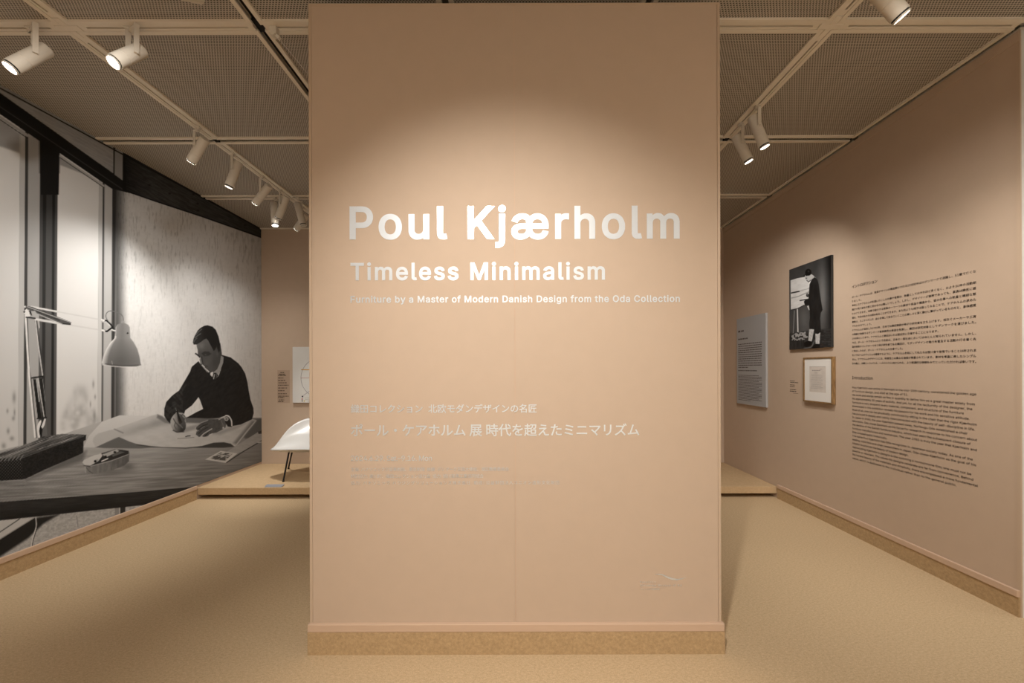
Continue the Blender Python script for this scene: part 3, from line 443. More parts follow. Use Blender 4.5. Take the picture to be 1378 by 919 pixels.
GLYPH_R = """'206;76,314,66,511,138,513,132,315 ,188;34,-123,65,74,142,74,87,-122 -453;111,184,111,248,341,247,339,184 .188;85,-7,67,0,52,15,46,33,47,51,55,71,73,86,95,91,111,89,131,76,139,65,144,53,144,29,138,15,121,-2,105,-8 0453;200,-9,164,0,128,20,97,51,75,87,58,135,49,173,44,247,45,297,51,347,65,397,97,457,128,488,150,502,186,516,234,520,270,515,308,500,349,465,379,419,397,369,406,317,409,261,407,197,401,157,387,109,366,67,342,35,310,10,284,-2,250,-10;208,55,254,57,278,69,299,89,315,115,326,145,339,213,338,303,331,347,318,385,305,411,286,433,260,450,236,456,212,455,188,448,153,419,128,367,115,303,115,201,131,131,147,99,166,77,186,62 1453;73,-4,73,59,208,61,208,441,83,351,82,429,197,513,279,513,280,61,393,59,395,-3 2453;61,-4,60,49,278,283,308,329,316,361,312,401,294,429,261,450,223,456,181,448,159,433,147,419,134,393,131,359,63,358,64,395,76,431,92,459,117,483,141,500,175,513,213,520,257,518,309,500,348,469,366,445,378,419,385,375,379,327,364,293,340,257,161,61,391,61,393,-3 3453;194,-10,160,-4,126,9,102,22,78,42,65,57,49,87,39,135,112,136,118,111,136,83,158,66,200,54,234,54,264,61,288,72,310,93,323,121,325,157,317,187,293,217,262,235,232,242,153,245,153,301,282,447,68,448,66,511,374,513,375,459,231,295,270,292,310,280,340,262,364,239,383,209,395,171,397,133,389,93,381,75,359,45,340,27,310,8,260,-8 4453;279,-4,277,101,37,101,36,159,244,511,315,513,316,509,116,169,277,167,278,321,347,321,347,169,415,167,417,103,347,99,347,-3 5453;196,-9,140,7,98,35,68,79,60,101,56,133,124,134,137,97,170,66,210,54,246,56,272,66,288,78,311,107,323,141,324,163,319,199,311,219,288,247,272,259,238,272,186,270,152,258,128,242,63,251,92,511,368,513,368,448,155,447,140,310,178,329,222,338,258,336,294,325,328,306,362,271,383,233,393,193,395,149,386,105,371,71,341,33,310,11,276,-3,242,-10 6453;203,-9,163,0,129,18,106,39,82,69,67,107,60,139,60,177,64,205,82,255,104,297,249,512,327,513,190,311,225,318,285,312,319,298,355,269,378,233,390,195,393,153,386,105,362,55,339,30,315,12,261,-7;215,53,247,54,285,72,310,101,319,123,323,145,319,191,306,221,277,248,237,261,215,261,185,254,161,237,137,203,129,171,132,129,152,87,183,62 7453;93,-4,318,447,59,448,59,513,393,513,394,445,168,-3 8453;199,-10,137,6,91,36,68,63,56,87,50,107,48,149,56,185,80,227,105,249,140,267,123,274,99,293,74,333,66,369,66,391,80,441,107,476,145,502,195,518,239,520,289,509,331,488,356,465,373,437,386,383,378,333,353,293,329,274,312,267,347,249,370,229,385,209,402,167,404,119,389,71,361,35,335,16,305,2,269,-7;225,53,269,58,301,74,325,103,333,139,324,177,305,202,281,220,239,231,193,228,171,220,153,208,129,179,119,139,127,103,151,74,183,59;207,295,243,294,273,304,293,319,312,349,315,385,308,411,289,436,263,450,227,456,189,450,159,432,141,403,137,367,147,335,165,313,187,300 9453;125,-4,262,198,227,191,199,191,169,197,133,212,98,240,72,282,62,318,60,370,66,404,80,436,101,466,125,488,155,505,191,516,223,520,279,512,299,505,333,483,356,460,372,436,386,400,392,372,392,330,385,296,365,244,336,192,203,-3;215,248,257,251,291,272,306,288,315,306,323,338,320,384,303,418,277,443,237,456,199,453,167,437,142,406,130,370,131,330,146,290,175,261,195,251 ;188;34,-123,65,74,142,74,87,-122;94,267,74,276,63,288,55,304,54,324,63,346,78,359,92,365,116,365,144,346,153,326,153,308,145,288,132,275,112,267 A480;13,-4,12,2,198,512,279,512,467,-4,393,-4,339,138,139,138,87,-4;161,204,318,204,239,441 B456;57,-4,57,513,267,512,301,505,333,493,357,477,376,457,391,429,400,401,402,361,391,319,367,288,327,265,353,256,375,242,397,219,412,193,420,163,422,133,420,109,409,75,396,53,375,31,345,14,313,2,251,-4;131,61,267,62,301,68,315,75,335,91,348,113,351,147,344,173,329,195,313,210,279,224,249,227,131,227;131,289,255,290,295,304,318,325,330,351,332,381,323,409,303,432,267,446,129,447 C510;238,-10,194,1,150,20,110,52,81,87,55,139,43,181,37,223,37,289,47,345,65,393,91,435,124,469,148,488,192,508,252,519,300,518,368,498,416,465,435,445,459,407,477,345,406,344,395,377,370,412,346,432,314,445,284,452,254,452,216,443,188,430,159,407,137,379,121,345,112,307,107,259,111,203,121,163,137,129,160,101,202,71,246,58,294,58,326,68,364,91,395,131,406,164,477,163,467,121,453,91,427,55,396,28,366,10,328,-4,294,-10 D502;57,-4,57,513,227,513,269,510,309,502,355,482,394,453,426,413,448,369,461,313,466,257,461,197,448,143,426,97,408,73,373,40,351,26,303,7,239,-4;131,61,239,62,297,75,343,105,358,121,376,151,387,185,394,225,394,281,387,325,376,359,356,391,331,416,301,434,237,448,129,447 F410;57,-4,57,513,371,513,371,448,129,447,129,283,349,282,350,219,131,217,129,-3 H517;57,-4,57,513,129,511,131,293,387,293,388,511,459,513,461,-3,388,-3,387,228,131,228,129,-3 I300;28,-4,28,61,114,63,114,447,28,448,27,511,272,513,272,448,187,447,187,63,272,61,273,-3 J396;162,-9,110,4,72,30,57,47,36,93,29,135,29,175,100,177,103,123,109,99,125,77,146,62,174,55,196,55,224,62,245,77,260,101,268,143,268,511,338,513,340,139,334,91,308,43,290,25,260,5,208,-9 K467;57,-4,57,513,129,511,129,256,361,512,455,513,248,287,456,-3,369,-3,197,237,129,165,129,-3 L393;57,-4,56,511,127,513,129,63,363,61,365,-3 M628;57,-4,57,513,156,511,281,187,315,87,348,189,472,511,571,513,572,-3,500,-3,501,405,457,283,345,-3,285,-4,166,289,125,407,126,-3 N523;57,-4,57,513,140,511,362,161,397,99,395,511,465,513,467,-3,384,-3,196,291,125,411,129,299,129,-3 O533;236,-9,194,1,150,20,110,52,77,93,55,139,42,189,37,223,37,289,47,345,65,393,91,435,124,469,148,488,192,508,240,518,294,518,342,508,386,488,424,457,443,435,468,393,486,343,496,285,496,223,487,167,468,115,441,71,424,52,384,20,340,1,294,-10;264,57,316,64,348,80,374,101,397,131,413,165,423,203,426,249,423,303,417,329,405,363,385,395,362,419,332,438,304,447,270,452,232,448,202,438,186,430,155,403,121,345,112,307,107,259,116,181,129,145,149,113,174,88,202,71,226,62 P445;57,-4,57,513,259,512,303,504,339,488,363,471,385,445,401,415,410,385,412,325,405,293,394,263,369,231,349,212,303,190,251,182,129,181,129,-3;129,247,259,248,285,254,313,273,332,301,340,335,337,377,329,401,319,416,295,436,263,446,129,447 Q533;400,-52,356,6,310,-7,262,-11,216,-6,168,10,128,36,93,71,77,93,55,139,39,203,36,261,41,317,55,371,77,415,98,443,132,476,172,500,214,514,266,520,320,514,362,500,386,488,424,457,455,417,474,379,486,343,496,285,497,233,493,195,481,147,466,111,441,71,409,39,475,-51;264,57,288,58,311,65,240,163,314,163,368,95,397,131,413,165,423,203,426,249,423,303,417,329,405,363,385,395,362,419,332,438,304,447,270,452,232,448,202,438,186,430,155,403,121,345,112,307,107,259,116,181,129,145,149,113,174,88,202,71,226,62 S447;194,-11,160,-6,128,5,82,33,61,57,45,87,34,140,106,141,121,97,148,72,180,58,222,53,246,54,286,64,320,87,337,111,341,127,337,165,322,183,294,202,160,243,98,274,74,297,53,333,49,353,49,393,56,420,72,451,92,473,120,494,152,508,192,518,262,518,318,502,360,474,381,451,395,425,405,375,334,374,331,393,320,415,294,437,274,447,246,454,204,454,168,444,144,429,132,415,121,395,119,381,123,353,140,331,170,312,314,268,366,237,393,209,407,179,412,153,411,117,405,93,389,61,370,37,342,16,308,0,270,-10 T449;191,-4,189,447,29,448,28,511,419,513,419,448,261,447,261,-3 W686;153,-4,13,513,86,511,193,84,303,512,384,511,493,85,600,511,673,513,533,-4,452,-3,343,412,322,321,234,-3 a389;140,-11,104,-4,80,8,60,23,41,47,27,89,26,109,31,145,39,163,52,179,94,206,126,215,246,232,262,238,268,243,272,255,266,289,256,305,240,318,224,324,196,327,166,324,140,313,116,293,102,270,36,289,49,319,66,340,86,358,122,376,180,388,254,380,282,368,310,345,325,323,335,299,341,253,341,-3,274,-4,272,45,250,17,220,-1,180,-12;170,49,218,58,236,68,255,87,271,123,270,183,234,172,136,156,103,133,96,113,96,97,108,71,130,56 b424;212,-12,182,-5,154,10,116,53,116,-3,49,-3,50,513,118,511,118,329,152,366,182,382,214,388,270,384,316,364,349,333,373,297,387,257,394,193,391,139,375,85,357,53,330,24,298,3,258,-10;208,51,248,54,268,63,288,79,313,119,324,173,321,231,306,273,293,293,270,313,230,326,184,320,164,309,148,294,129,263,117,207,121,141,141,93,154,77,172,63 c396;192,-11,152,-4,116,12,86,36,64,63,45,99,37,125,31,165,31,213,45,277,62,311,87,341,116,364,148,380,186,387,226,388,272,378,316,353,343,325,367,275,302,258,286,287,268,307,240,321,198,326,176,322,156,313,125,283,107,243,100,185,103,153,113,115,129,87,146,70,170,56,198,50,242,56,268,69,288,91,302,121,367,103,347,57,332,38,306,16,260,-5,226,-12 d424;182,-12,142,-3,108,13,71,49,52,81,33,141,30,185,33,235,44,277,65,319,90,348,116,368,162,386,218,388,248,380,285,355,306,326,307,511,374,513,376,-3,310,-4,308,54,278,16,246,-4,210,-12;204,51,224,52,250,61,282,91,300,129,308,187,300,249,278,293,244,318,206,326,164,318,131,293,110,253,100,191,108,131,123,95,158,62,178,54 e404;196,-11,152,-4,116,12,86,36,69,55,51,85,38,123,31,163,31,211,38,251,52,293,69,321,96,351,128,371,150,380,184,387,226,388,256,382,292,367,322,344,341,323,357,293,369,257,375,215,375,167,102,165,103,139,113,109,129,85,152,65,172,56,204,50,238,52,266,62,291,85,304,109,370,93,349,49,308,12,258,-8;102,225,305,227,295,267,267,305,252,316,232,324,204,326,166,319,140,303,124,287,112,267 f254;79,-4,77,321,3,323,2,381,77,385,77,445,82,469,103,501,121,516,145,527,179,534,219,532,241,526,248,523,229,463,197,470,169,466,154,453,146,431,147,383,231,383,232,325,146,321,146,-3 g425;180,-154,132,-144,98,-128,63,-97,47,-67,102,-36,134,-72,164,-88,194,-93,226,-92,268,-80,290,-62,303,-39,307,-9,307,59,290,38,262,16,238,6,210,1,172,2,144,8,124,16,90,38,58,77,38,127,30,195,33,237,43,277,61,313,82,340,112,366,146,381,194,388,218,388,244,381,280,361,308,326,310,383,374,383,376,-29,369,-61,360,-81,344,-105,324,-122,294,-139,230,-154;204,63,252,72,278,93,297,123,308,177,305,235,291,275,272,300,252,316,228,324,206,326,164,318,146,308,130,291,108,249,100,195,107,137,117,113,132,93,164,71 h410;50,-4,49,511,116,513,118,333,138,356,164,374,208,388,242,388,270,383,302,370,329,347,345,323,355,295,361,253,361,-3,292,-3,292,237,288,267,277,293,258,312,238,321,200,325,174,319,152,307,129,281,121,261,118,239,118,-3 i167;51,-4,49,381,117,383,118,-3;71,441,57,446,42,463,37,483,39,496,51,515,69,526,99,526,111,520,125,505,130,491,130,475,126,463,111,446,91,439 j167;-13,-147,-14,-84,19,-81,31,-75,41,-64,48,-46,49,382,117,383,116,-58,100,-102,73,-129,33,-145;75,439,58,446,42,462,37,490,42,504,59,521,73,527,95,527,115,516,123,506,130,488,128,470,117,452,105,443 k381;50,-4,49,512,116,513,120,217,282,383,369,382,207,216,379,-2,292,-3,154,171,118,138,118,-2 l189;118,-5,96,1,72,17,57,38,49,66,50,513,118,512,119,76,124,64,134,58,172,58,185,2,162,-5 m610;50,-4,50,383,114,383,118,332,137,357,162,376,208,390,252,386,278,374,300,353,318,322,333,345,362,369,392,384,424,390,454,390,490,380,520,361,539,339,555,305,561,267,560,-4,492,-3,491,271,483,295,470,310,448,322,430,326,402,326,374,315,349,289,342,269,338,-4,270,-3,269,275,263,293,250,308,232,320,210,326,176,324,154,314,133,293,121,269,118,249,118,-3 n410;50,-4,50,383,114,383,116,329,150,366,196,385,258,386,308,366,328,347,345,323,359,273,361,-3,292,-3,292,237,288,267,277,293,258,312,238,321,200,325,174,319,152,307,129,281,121,261,118,239,118,-3 o415;182,-10,148,-3,114,13,85,36,61,66,38,124,31,164,31,216,46,278,61,310,86,341,114,363,150,380,186,387,232,387,264,381,302,363,330,340,355,308,371,274,383,230,383,146,371,102,355,68,316,23,290,7,254,-6,228,-11;206,50,248,57,278,78,302,116,315,174,311,232,299,268,285,290,268,307,248,319,208,326,168,319,150,309,127,286,108,244,100,190,102,158,111,120,130,86,150,67,168,57 p424;50,-147,49,382,116,382,116,326,152,366,192,385,214,388,254,387,300,373,330,353,354,328,373,296,387,256,393,214,393,158,387,120,373,80,345,38,316,13,284,-3,252,-11,216,-12,180,-5,140,22,118,50,118,-146;203,52,244,53,268,63,286,77,310,114,323,162,324,204,320,232,307,272,288,298,274,311,238,325,194,323,172,314,156,302,131,268,117,210,121,142,139,96,168,65 q424;308,-147,306,52,278,16,244,-5,210,-12,160,-8,124,3,82,36,59,66,41,108,33,142,30,194,33,236,43,276,63,316,83,342,110,365,156,384,210,388,246,381,282,357,308,324,310,383,376,382,376,-146;192,52,218,51,242,57,275,82,289,102,301,130,308,186,301,248,281,290,250,315,232,323,206,326,178,323,158,315,127,288,107,246,100,192,107,132,122,98,138,78,156,63 r259;50,-4,49,381,114,383,118,336,139,363,162,378,196,388,246,388,246,318,206,322,166,314,140,295,121,265,118,247,118,-3 s365;162,-12,112,-1,76,18,49,47,37,73,32,97,96,112,107,83,128,62,164,51,196,50,226,57,250,72,263,93,263,115,252,132,234,144,130,171,80,195,59,217,52,231,44,257,43,283,49,311,59,331,80,354,98,366,152,385,212,388,246,380,286,358,315,323,328,287,266,272,253,299,234,317,208,327,174,328,144,320,126,307,113,285,116,261,126,247,144,236,250,208,298,184,319,163,326,149,334,123,335,97,328,69,317,47,298,25,280,12,262,2,230,-7,200,-12 t227;145,-6,115,1,89,18,78,30,65,60,61,90,61,322,2,324,2,382,61,384,63,475,130,474,131,383,208,382,207,323,130,322,130,90,136,68,149,57,171,54,205,58,218,0,193,-7 u410;156,-7,124,2,92,22,71,47,57,77,49,119,50,383,118,381,118,141,121,111,132,89,150,69,172,58,198,54,230,58,252,68,271,85,285,109,292,141,292,381,360,383,361,-3,294,-3,294,49,260,14,230,-1,200,-8 v389;160,-3,11,382,87,382,196,77,219,154,302,382,376,383,229,-2 w567;136,-4,20,383,91,381,170,84,201,213,250,383,319,381,398,88,477,381,548,383,432,-3,365,-3,284,290,202,-3 x379;16,-4,149,194,22,382,102,383,190,243,280,383,358,383,229,192,364,-4,284,-3,190,145,94,-3 y389;82,-149,43,-142,57,-84,98,-86,122,-76,139,-54,158,0,11,382,87,382,194,77,302,382,376,383,193,-92,166,-124,148,-137,120,-147 z380;39,-4,39,49,246,317,45,319,45,383,335,383,336,329,132,61,341,60,343,-3 æ638;142,-12,116,-7,80,8,60,23,43,45,30,77,26,107,36,153,62,188,100,210,138,220,192,225,270,225,269,279,254,307,242,316,224,324,196,327,166,324,140,313,116,293,102,270,38,288,49,319,86,358,146,383,180,388,226,386,278,368,303,347,316,330,346,360,378,377,418,388,460,388,492,381,524,368,558,343,575,323,595,283,604,249,608,165,334,163,342,123,357,91,378,71,414,54,456,50,494,60,525,85,538,110,602,96,600,83,589,59,554,20,518,0,492,-8,424,-12,386,-4,356,8,322,33,304,55,280,29,242,6,198,-9;152,51,184,50,208,54,234,67,248,80,259,93,269,117,270,165,166,164,130,153,114,143,97,119,99,85,108,71,122,60;336,225,536,225,538,229,527,273,506,302,478,319,438,326,402,320,372,301,358,287,343,261 –350;-3,184,-3,248,354,247,353,184"""


def decode(s):
    d = {}
    for tok in s.split(' '):
        ch, rest = tok[0], tok[1:]
        parts = rest.split(';')
        loops = []
        for p in parts[1:]:
            if not p:
                continue
            q = [int(t) for t in p.split(',')]
            loops.append([(q[i], q[i + 1]) for i in range(0, len(q), 2)])
        d[ch] = (int(parts[0]), loops)
    return d


LAT = {'B': decode(GLYPH_B), 'R': decode(GLYPH_R)}
EM = 700.0                       # outline units per em
_cache = {}
_em_cjk = [None]


def curve_to_mesh(c):
    o = bpy.data.objects.new('letter', c)
    COL.objects.link(o)
    dg = bpy.context.evaluated_depsgraph_get()
    me = bpy.data.meshes.new_from_object(o.evaluated_get(dg))
    vs = np.array([v.co[:] for v in me.vertices], float).reshape(-1, 3)
    fs = [tuple(p.vertices) for p in me.polygons]
    bpy.data.objects.remove(o)
    bpy.data.meshes.remove(me)
    return vs, fs


def cjk_raw(ch, bold):
    c = bpy.data.curves.new('letter', 'FONT')
    c.body = ch
    c.size = 1
    c.resolution_u = 2
    c.bevel_depth = bold
    c.bevel_resolution = 0
    r = curve_to_mesh(c)
    bpy.data.curves.remove(c)
    return r


def cjk_em():
    if _em_cjk[0] is None:
        a = cjk_raw('国', 0)[0]
        b = cjk_raw('国国', 0)[0]
        _em_cjk[0] = float(b[:, 0].max() - a[:, 0].max())
    return _em_cjk[0]


def glyph(ch, style, bold):
    """verts (em units), faces, advance (em)"""
    k = (ch, style, bold)
    if k in _cache:
        return _cache[k]
    if ch == ' ':
        r = (np.zeros((0, 3)), [], 0.27)
    elif ch == '\u3000':
        r = (np.zeros((0, 3)), [], 0.55)
    elif ch in LAT[style]:
        adv, loops = LAT[style][ch]
        c = bpy.data.curves.new('letter', 'CURVE')
        c.dimensions = '2D'
        c.fill_mode = 'BOTH'
        for lp in loops:
            sp = c.splines.new('POLY')
            sp.points.add(len(lp) - 1)
            for i, (x, y) in enumerate(lp):
                sp.points[i].co = (x / EM, y / EM, 0, 1)
            sp.use_cyclic_u = True
        vs, fs = curve_to_mesh(c)
        bpy.data.curves.remove(c)
        r = (vs, fs, adv / EM)
    else:
        e = cjk_em()
        vs, fs = cjk_raw(ch, bold)
        vs = vs / e
        vs[:, 2] = (vs[:, 2] - vs[:, 2].min()) * 0.02 if bold else 0
        r = (vs, fs, 1.0 if ord(ch) > 0x2fff else 0.6)
    _cache[k] = r
    return r


def text_geo(lines):
    """lines: (text, x, baseline, em size, width or None, style, bold) -> flat verts, faces"""
    V, F, k = [], [], 0
    for (txt, x, y, size, width, style, bold) in lines:
        gl = [glyph(ch, style, bold) for ch in txt]
        nat = sum(g_[2] for g_ in gl) * size
        # measured extent: drop the side bearings of first and last glyph
        first, last = gl[0], gl[-1]
        lb = first[0][:, 0].min() * size if len(first[0]) else 0
        rb = (last[2] - last[0][:, 0].max()) * size if len(last[0]) else 0
        trk = 0.0 if width is None or len(gl) < 2 else (width - (nat - lb - rb)) / (len(gl) - 1)
        cx = x - lb
        for vs, fs, adv in gl:
            if len(vs):
                q = vs * size
                q = q + np.array([cx, y, 0])
                V.append(q)
                F += [tuple(i + k for i in f) for f in fs]
                k += len(q)
            cx += adv * size + trk
    return np.vstack(V), F


def bars_geo(rows):
    """rows of small marks for print too fine to read: (x0, x1, y, height, seed)"""
    V, F = [], []
    for (x0, x1, y, h, seed) in rows:
        rng = np.random.RandomState(seed)
        x = x0
        while x < x1 - h * 0.4:
            wd = min(h * rng.uniform(0.9, 4.0), x1 - x)
            k = len(V)
            V += [(x, y, 0), (x + wd, y, 0), (x + wd, y + h, 0), (x, y + h, 0)]
            F.append((k, k + 1, k + 2, k + 3))
            x += wd + h * rng.uniform(0.35, 0.6)
    return np.array(V, float), F


FRONT = (Vector((1, 0, 0)), Vector((0, 0, 1)))       # reads along +x, faces the viewer (-y)
RIGHT = (Vector((0, -1, 0)), Vector((0, 0, 1)))      # on the right wall: reads towards the viewer, faces -x
TOPUP = (Vector((1, 0, 0)), Vector((0, 1, 0)))       # lying flat, faces up


def place(name, geo, origin, axes, m, parent=None):
    V, F = geo
    mb = MB()
    o = Vector(origin)
    nrm = axes[0].cross(axes[1])
    mb.v = [tuple(o + axes[0] * float(p[0]) + axes[1] * float(p[1]) + nrm * float(p[2])) for p in V]
    mb.f = list(F)
    return mb.build(name, m, parent)


def fx(px):                     # title wall: photo column -> metres across
    return (px - 693.0) / FPX * TY


def fz(py):                     # title wall: photo row -> metres up
    return CAM_Z - (py - 496.0) / FPX * TY


TL = TY - 0.0012
CAP = 545.0 / EM                 # cap height of the bold outlines in em


def row(txt, px0, px1, base, cap=None, em=None, style='B', bold=0.0):
    x0, x1 = fx(px0), fx(px1)
    size = em if em else cap / CAP
    return (txt, x0, fz(base), size, x1 - x0, style, bold)


pm = TY / FPX                    # metres per photo pixel on the title wall
place('title_lettering', text_geo([row('Poul Kjærholm', 471, 915, 320.3, cap=44.5 * pm)]), (0, TL, 0), FRONT, M['silver'], tw)
place('subtitle_lettering', text_geo([row('Timeless Minimalism', 472, 814.4, 376, cap=23.6 * pm)]), (0, TL, 0), FRONT, M['silver'], tw)
place('tagline_lettering', text_geo([row('Furniture by a Master of Modern Danish Design from the Oda Collection', 472, 915, 406.6, cap=9.2 * pm)]), (0, TL, 0), FRONT, M['silver'], tw)
place('japanese_lettering', text_geo([row('織田コレクション\u3000北欧モダンデザインの名匠', 472, 722, 554.2, em=12.3 * pm, bold=0.011)]), (0, TL, 0), FRONT, M['silver'], tw)
place('japanese_lettering', text_geo([row('ポール・ケアホルム 展 時代を超えたミニマリズム', 472, 860, 585.2, em=17.6 * pm, bold=0.015)]), (0, TL, 0), FRONT, M['silver'], tw)
place('date_lettering', text_geo([row('2024.6.29. Sat.–9.16. Mon', 472, 581, 619.6, cap=7.4 * pm, style='R')]), (0, TL, 0), FRONT, M['silver'], tw)
place('credit_lettering', text_geo([
    row('主催:パナソニック汐留美術館、東京新聞\u3000後援:デンマーク王国大使館、港区教育委員会', 472, 684.4, 633.2, em=5.7 * pm),
    row('特別協力:東川町、織田コレクション協力会\u3000協力:旭川家具工業協同組合', 472, 650.5, 642.4, em=5.7 * pm),
    row('協力:パナソニック ハウジングソリューションズ株式会社\u3000助成:公益財団法人ユニオン造形文化財団', 472, 752, 651.4, em=5.7 * pm)]), (0, TL, 0), FRONT, M['silver'], tw)
# museum mark at the lower right: a long swoosh above three short lines
sw = MB()
top = [(879, 773.6), (884, 772.4), (890, 772.9), (897, 775.6), (904, 778.2), (911, 779.3), (917, 778.7), (924, 776.6)]
bot = [(879, 773.6), (884, 773.4), (890, 774.4), (896, 777.8), (903, 780.6), (910, 781.2), (917, 779.7), (924, 776.6)]
vs = [(fx(a), TL, fz(b)) for a, b in bot] + [(fx(a), TL, fz(b)) for a, b in top]
n_ = len(top)
sw.add(vs, [(i, i + 1, n_ + i + 1, n_ + i) for i in range(n_ - 1)])
sw.build('museum_logo', M['silver'], tw)
place('museum_lettering', text_geo([
    row('Panasonic', 860.6, 882, 784.6, cap=2.6 * pm, style='R'),
    row('Shiodome Museum of Art', 860.6, 917, 789.4, cap=3.1 * pm, style='R'),
    row('パナソニック汐留美術館', 860.6, 887, 794.2, em=2.9 * pm, style='R')]), (0, TL, 0), FRONT, M['silver'], tw)

# ------------------------------------------------------------------ introduction on the right wall
IX = XR - 0.0012
JP = ['ポール・ケアホルムは、家具デザインの黄金期とされる20世紀半ばのデンマークで活躍し、51歳で亡くな',
      'りました。',
      '早世したケアホルムが生涯にのこした仕事や言葉は、数量としてはそれほど多くなく、およそ30年の活動期',
      '間だけ見て彼を大家と定めるのは難しいでしょう。しかし、デザイナーが寡黙であっても、家具は饒舌に語',
      'りかけてきます。本展で紹介する家具の一つ一つの素材や部品や構造から、彼の仕事への熱量と繊細な態',
      '度を、今日の私たちは読み取ることができます。また何よりも椅子は座ってみることで、ケアホルムの求めた',
      '厳格さ、ミニマリズムが、自らを律して生きていくことの美しさと深く静かに繋がっているものだと、身体感覚',
      'でもわかるでしょう。',
      'ケアホルムが逝去した1980年、日本では織田憲嗣が椅子の研究室を立ち上げます。相次ぐメーカーや工房',
      'の閉鎖が象徴するデンマーク家具業界の衰退を危惧し、織田は研究対象としてデンマークを選びました。',
      '1980年という年で、ケアホルムと織田はいわば歴史的に交差することになります。',
      '今日、ポール・ケアホルムという名前は、日本の一般社会においてはほとんど知られていません。しかし、',
      '国内有数のコレクターであり椅子研究者である織田が、モダンデザインの魅力を普及する活動の行き着く先',
      'に見出したのが、ポール・ケアホルムの仕事でした。',
      'モノクロームのフィルムを鑑賞するように、ケアホルムを前にして私たちは受け身で怠惰でいることは許されま',
      'せん。ケアホルムのデザインには、利便性とは異なる価値が尊重されています。素材を率直に表したシンプル',
      'さの奥に、大衆というよりは、一人ひとりに向けられた、より根源的な価値をみてとっていただければ幸いです。']
EN = ['Poul Kjærholm was active in Denmark in the mid-20th century, considered the golden age',
      'of furniture design, and died at the age of 51.',
      'His work and words remain so few in quantity to define him as a great master solely from',
      'his approximately 30 years of activity. And yet, for all the taciturnity of the designer, the',
      'furniture is very eloquent; every material, component, and structure of the furniture',
      'showcased in this exhibition reveals his passion for his work and his sensitive attitude.',
      'Most of all, one can be physically convinced by sitting in the chair that the rigor Kjærholm',
      'has pursued is deeply and calmly interconnected with the beauty of self-discipline in life.',
      'In Japan in 1980, the year Kjærholm passed away, Noritsugu Oda established a chair',
      'laboratory. Oda chose Denmark as his focus for research in response to his concern about',
      'the decline of the Danish furniture industry, which had seen the subsequent closure of',
      'furniture manufacturers and workshops. The year 1980 is truly the year that Kjærholm and',
      'Oda crossed paths historically.',
      'The name Poul Kjærholm has little recognition in Japanese society today. As one of the',
      'leading collectors and chair researchers in Japan, Oda chose Kjærholm as the goal of his',
      'mission to promote the beauty of modern design.',
      "Appreciating Kjærholm's designs is like watching a monochrome film; one must not be",
      'passive or reluctant. The values his designs celebrate are far from convenience. Behind',
      'the honest beauty of the materials and simplicity, there encompassed a more fundamental',
      'value, which is dedicated to the individual rather than to the general public.']
EN_END = [1314, 0, 1312, 1308.5, 1297, 1305, 1314.5, 1312, 1302, 1315, 1306, 1314.5, 0, 1309, 1313.5, 0, 1307, 1309.5, 1316, 0]
W0 = FPX * XR                    # px - 693 = W0 / Y
YL = W0 / (1147.0 - 693.0)       # left edge of the text on the wall


def wall_w(px):
    return YL - W0 / (px - 693.0)


jw = wall_w(1314.0)
rows_j = [('イントロダクション', 0, 1.867, 0.0262, 0.211, 'R', 0.014)]
for i, t in enumerate(JP):
    full = i not in (1, 7, 10, 13)
    rows_j.append((t, 0, 1.792 - 0.0313 * i, 0.0168, jw if full else 0.0164 * sum(1 if ord(c) > 255 else 0.6 for c in t), 'R', 0.010))
tj = place('wall_text', text_geo(rows_j), (IX, YL, 0), RIGHT, M['ink'])
tag(tj, 'block of small black Japanese text on the right wall, above the English one', 'wall text', 'introduction texts on the right wall')
rows_e = [('Introduction', 0, 1.179, 0.0305, 0.173, 'R', 0)]
for i, t in enumerate(EN):
    rows_e.append((t, 0, 1.110 - 0.0281 * i, 0.0190, wall_w(EN_END[i]) if EN_END[i] else 0.0091 * len(t), 'R', 0))
te = place('wall_text', text_geo(rows_e), (IX, YL, 0), RIGHT, M['ink'])
tag(te, 'block of small black English text headed Introduction on the right wall', 'wall text', 'introduction texts on the right wall')
mk = place('wall_number', text_geo([('1', 0, 0.185, 0.03, None, 'R', 0)]), (IX, W0 / (1368.5 - 693.0), 0), RIGHT, M['ink'])
tag(mk, 'tiny black mark low on the right wall near its open end', 'mark')

# ------------------------------------------------------------------ photographic prints: tones drawn on a fine mesh
def hash2(ix, iy, seed):
    h = (ix.astype(np.int64) * 374761393 + iy.astype(np.int64) * 668265263 + seed * 974634777) & 0x7fffffff
    h = ((h ^ (h >> 13)) * 1274126177) & 0x7fffffff
    return ((h ^ (h >> 16)) & 0xffff) / 65535.0


def vnoise(x, y, seed=0):
    ix, iy = np.floor(x), np.floor(y)
    fx_, fy_ = x - ix, y - iy
    fx_ = fx_ * fx_ * (3 - 2 * fx_)
    fy_ = fy_ * fy_ * (3 - 2 * fy_)
    a, b = hash2(ix, iy, seed), hash2(ix + 1, iy, seed)
    c, d = hash2(ix, iy + 1, seed), hash2(ix + 1, iy + 1, seed)
    return (a * (1 - fx_) + b * fx_) * (1 - fy_) + (c * (1 - fx_) + d * fx_) * fy_


def fnoise(x, y, seed=0, octv=3):
    s_, a, t = 0, 0.5, 0
    for k in range(octv):
        s_ = s_ + a * vnoise(x * 2 ** k, y * 2 ** k, seed + k)
        t += a
        a *= 0.5
    return s_ / t


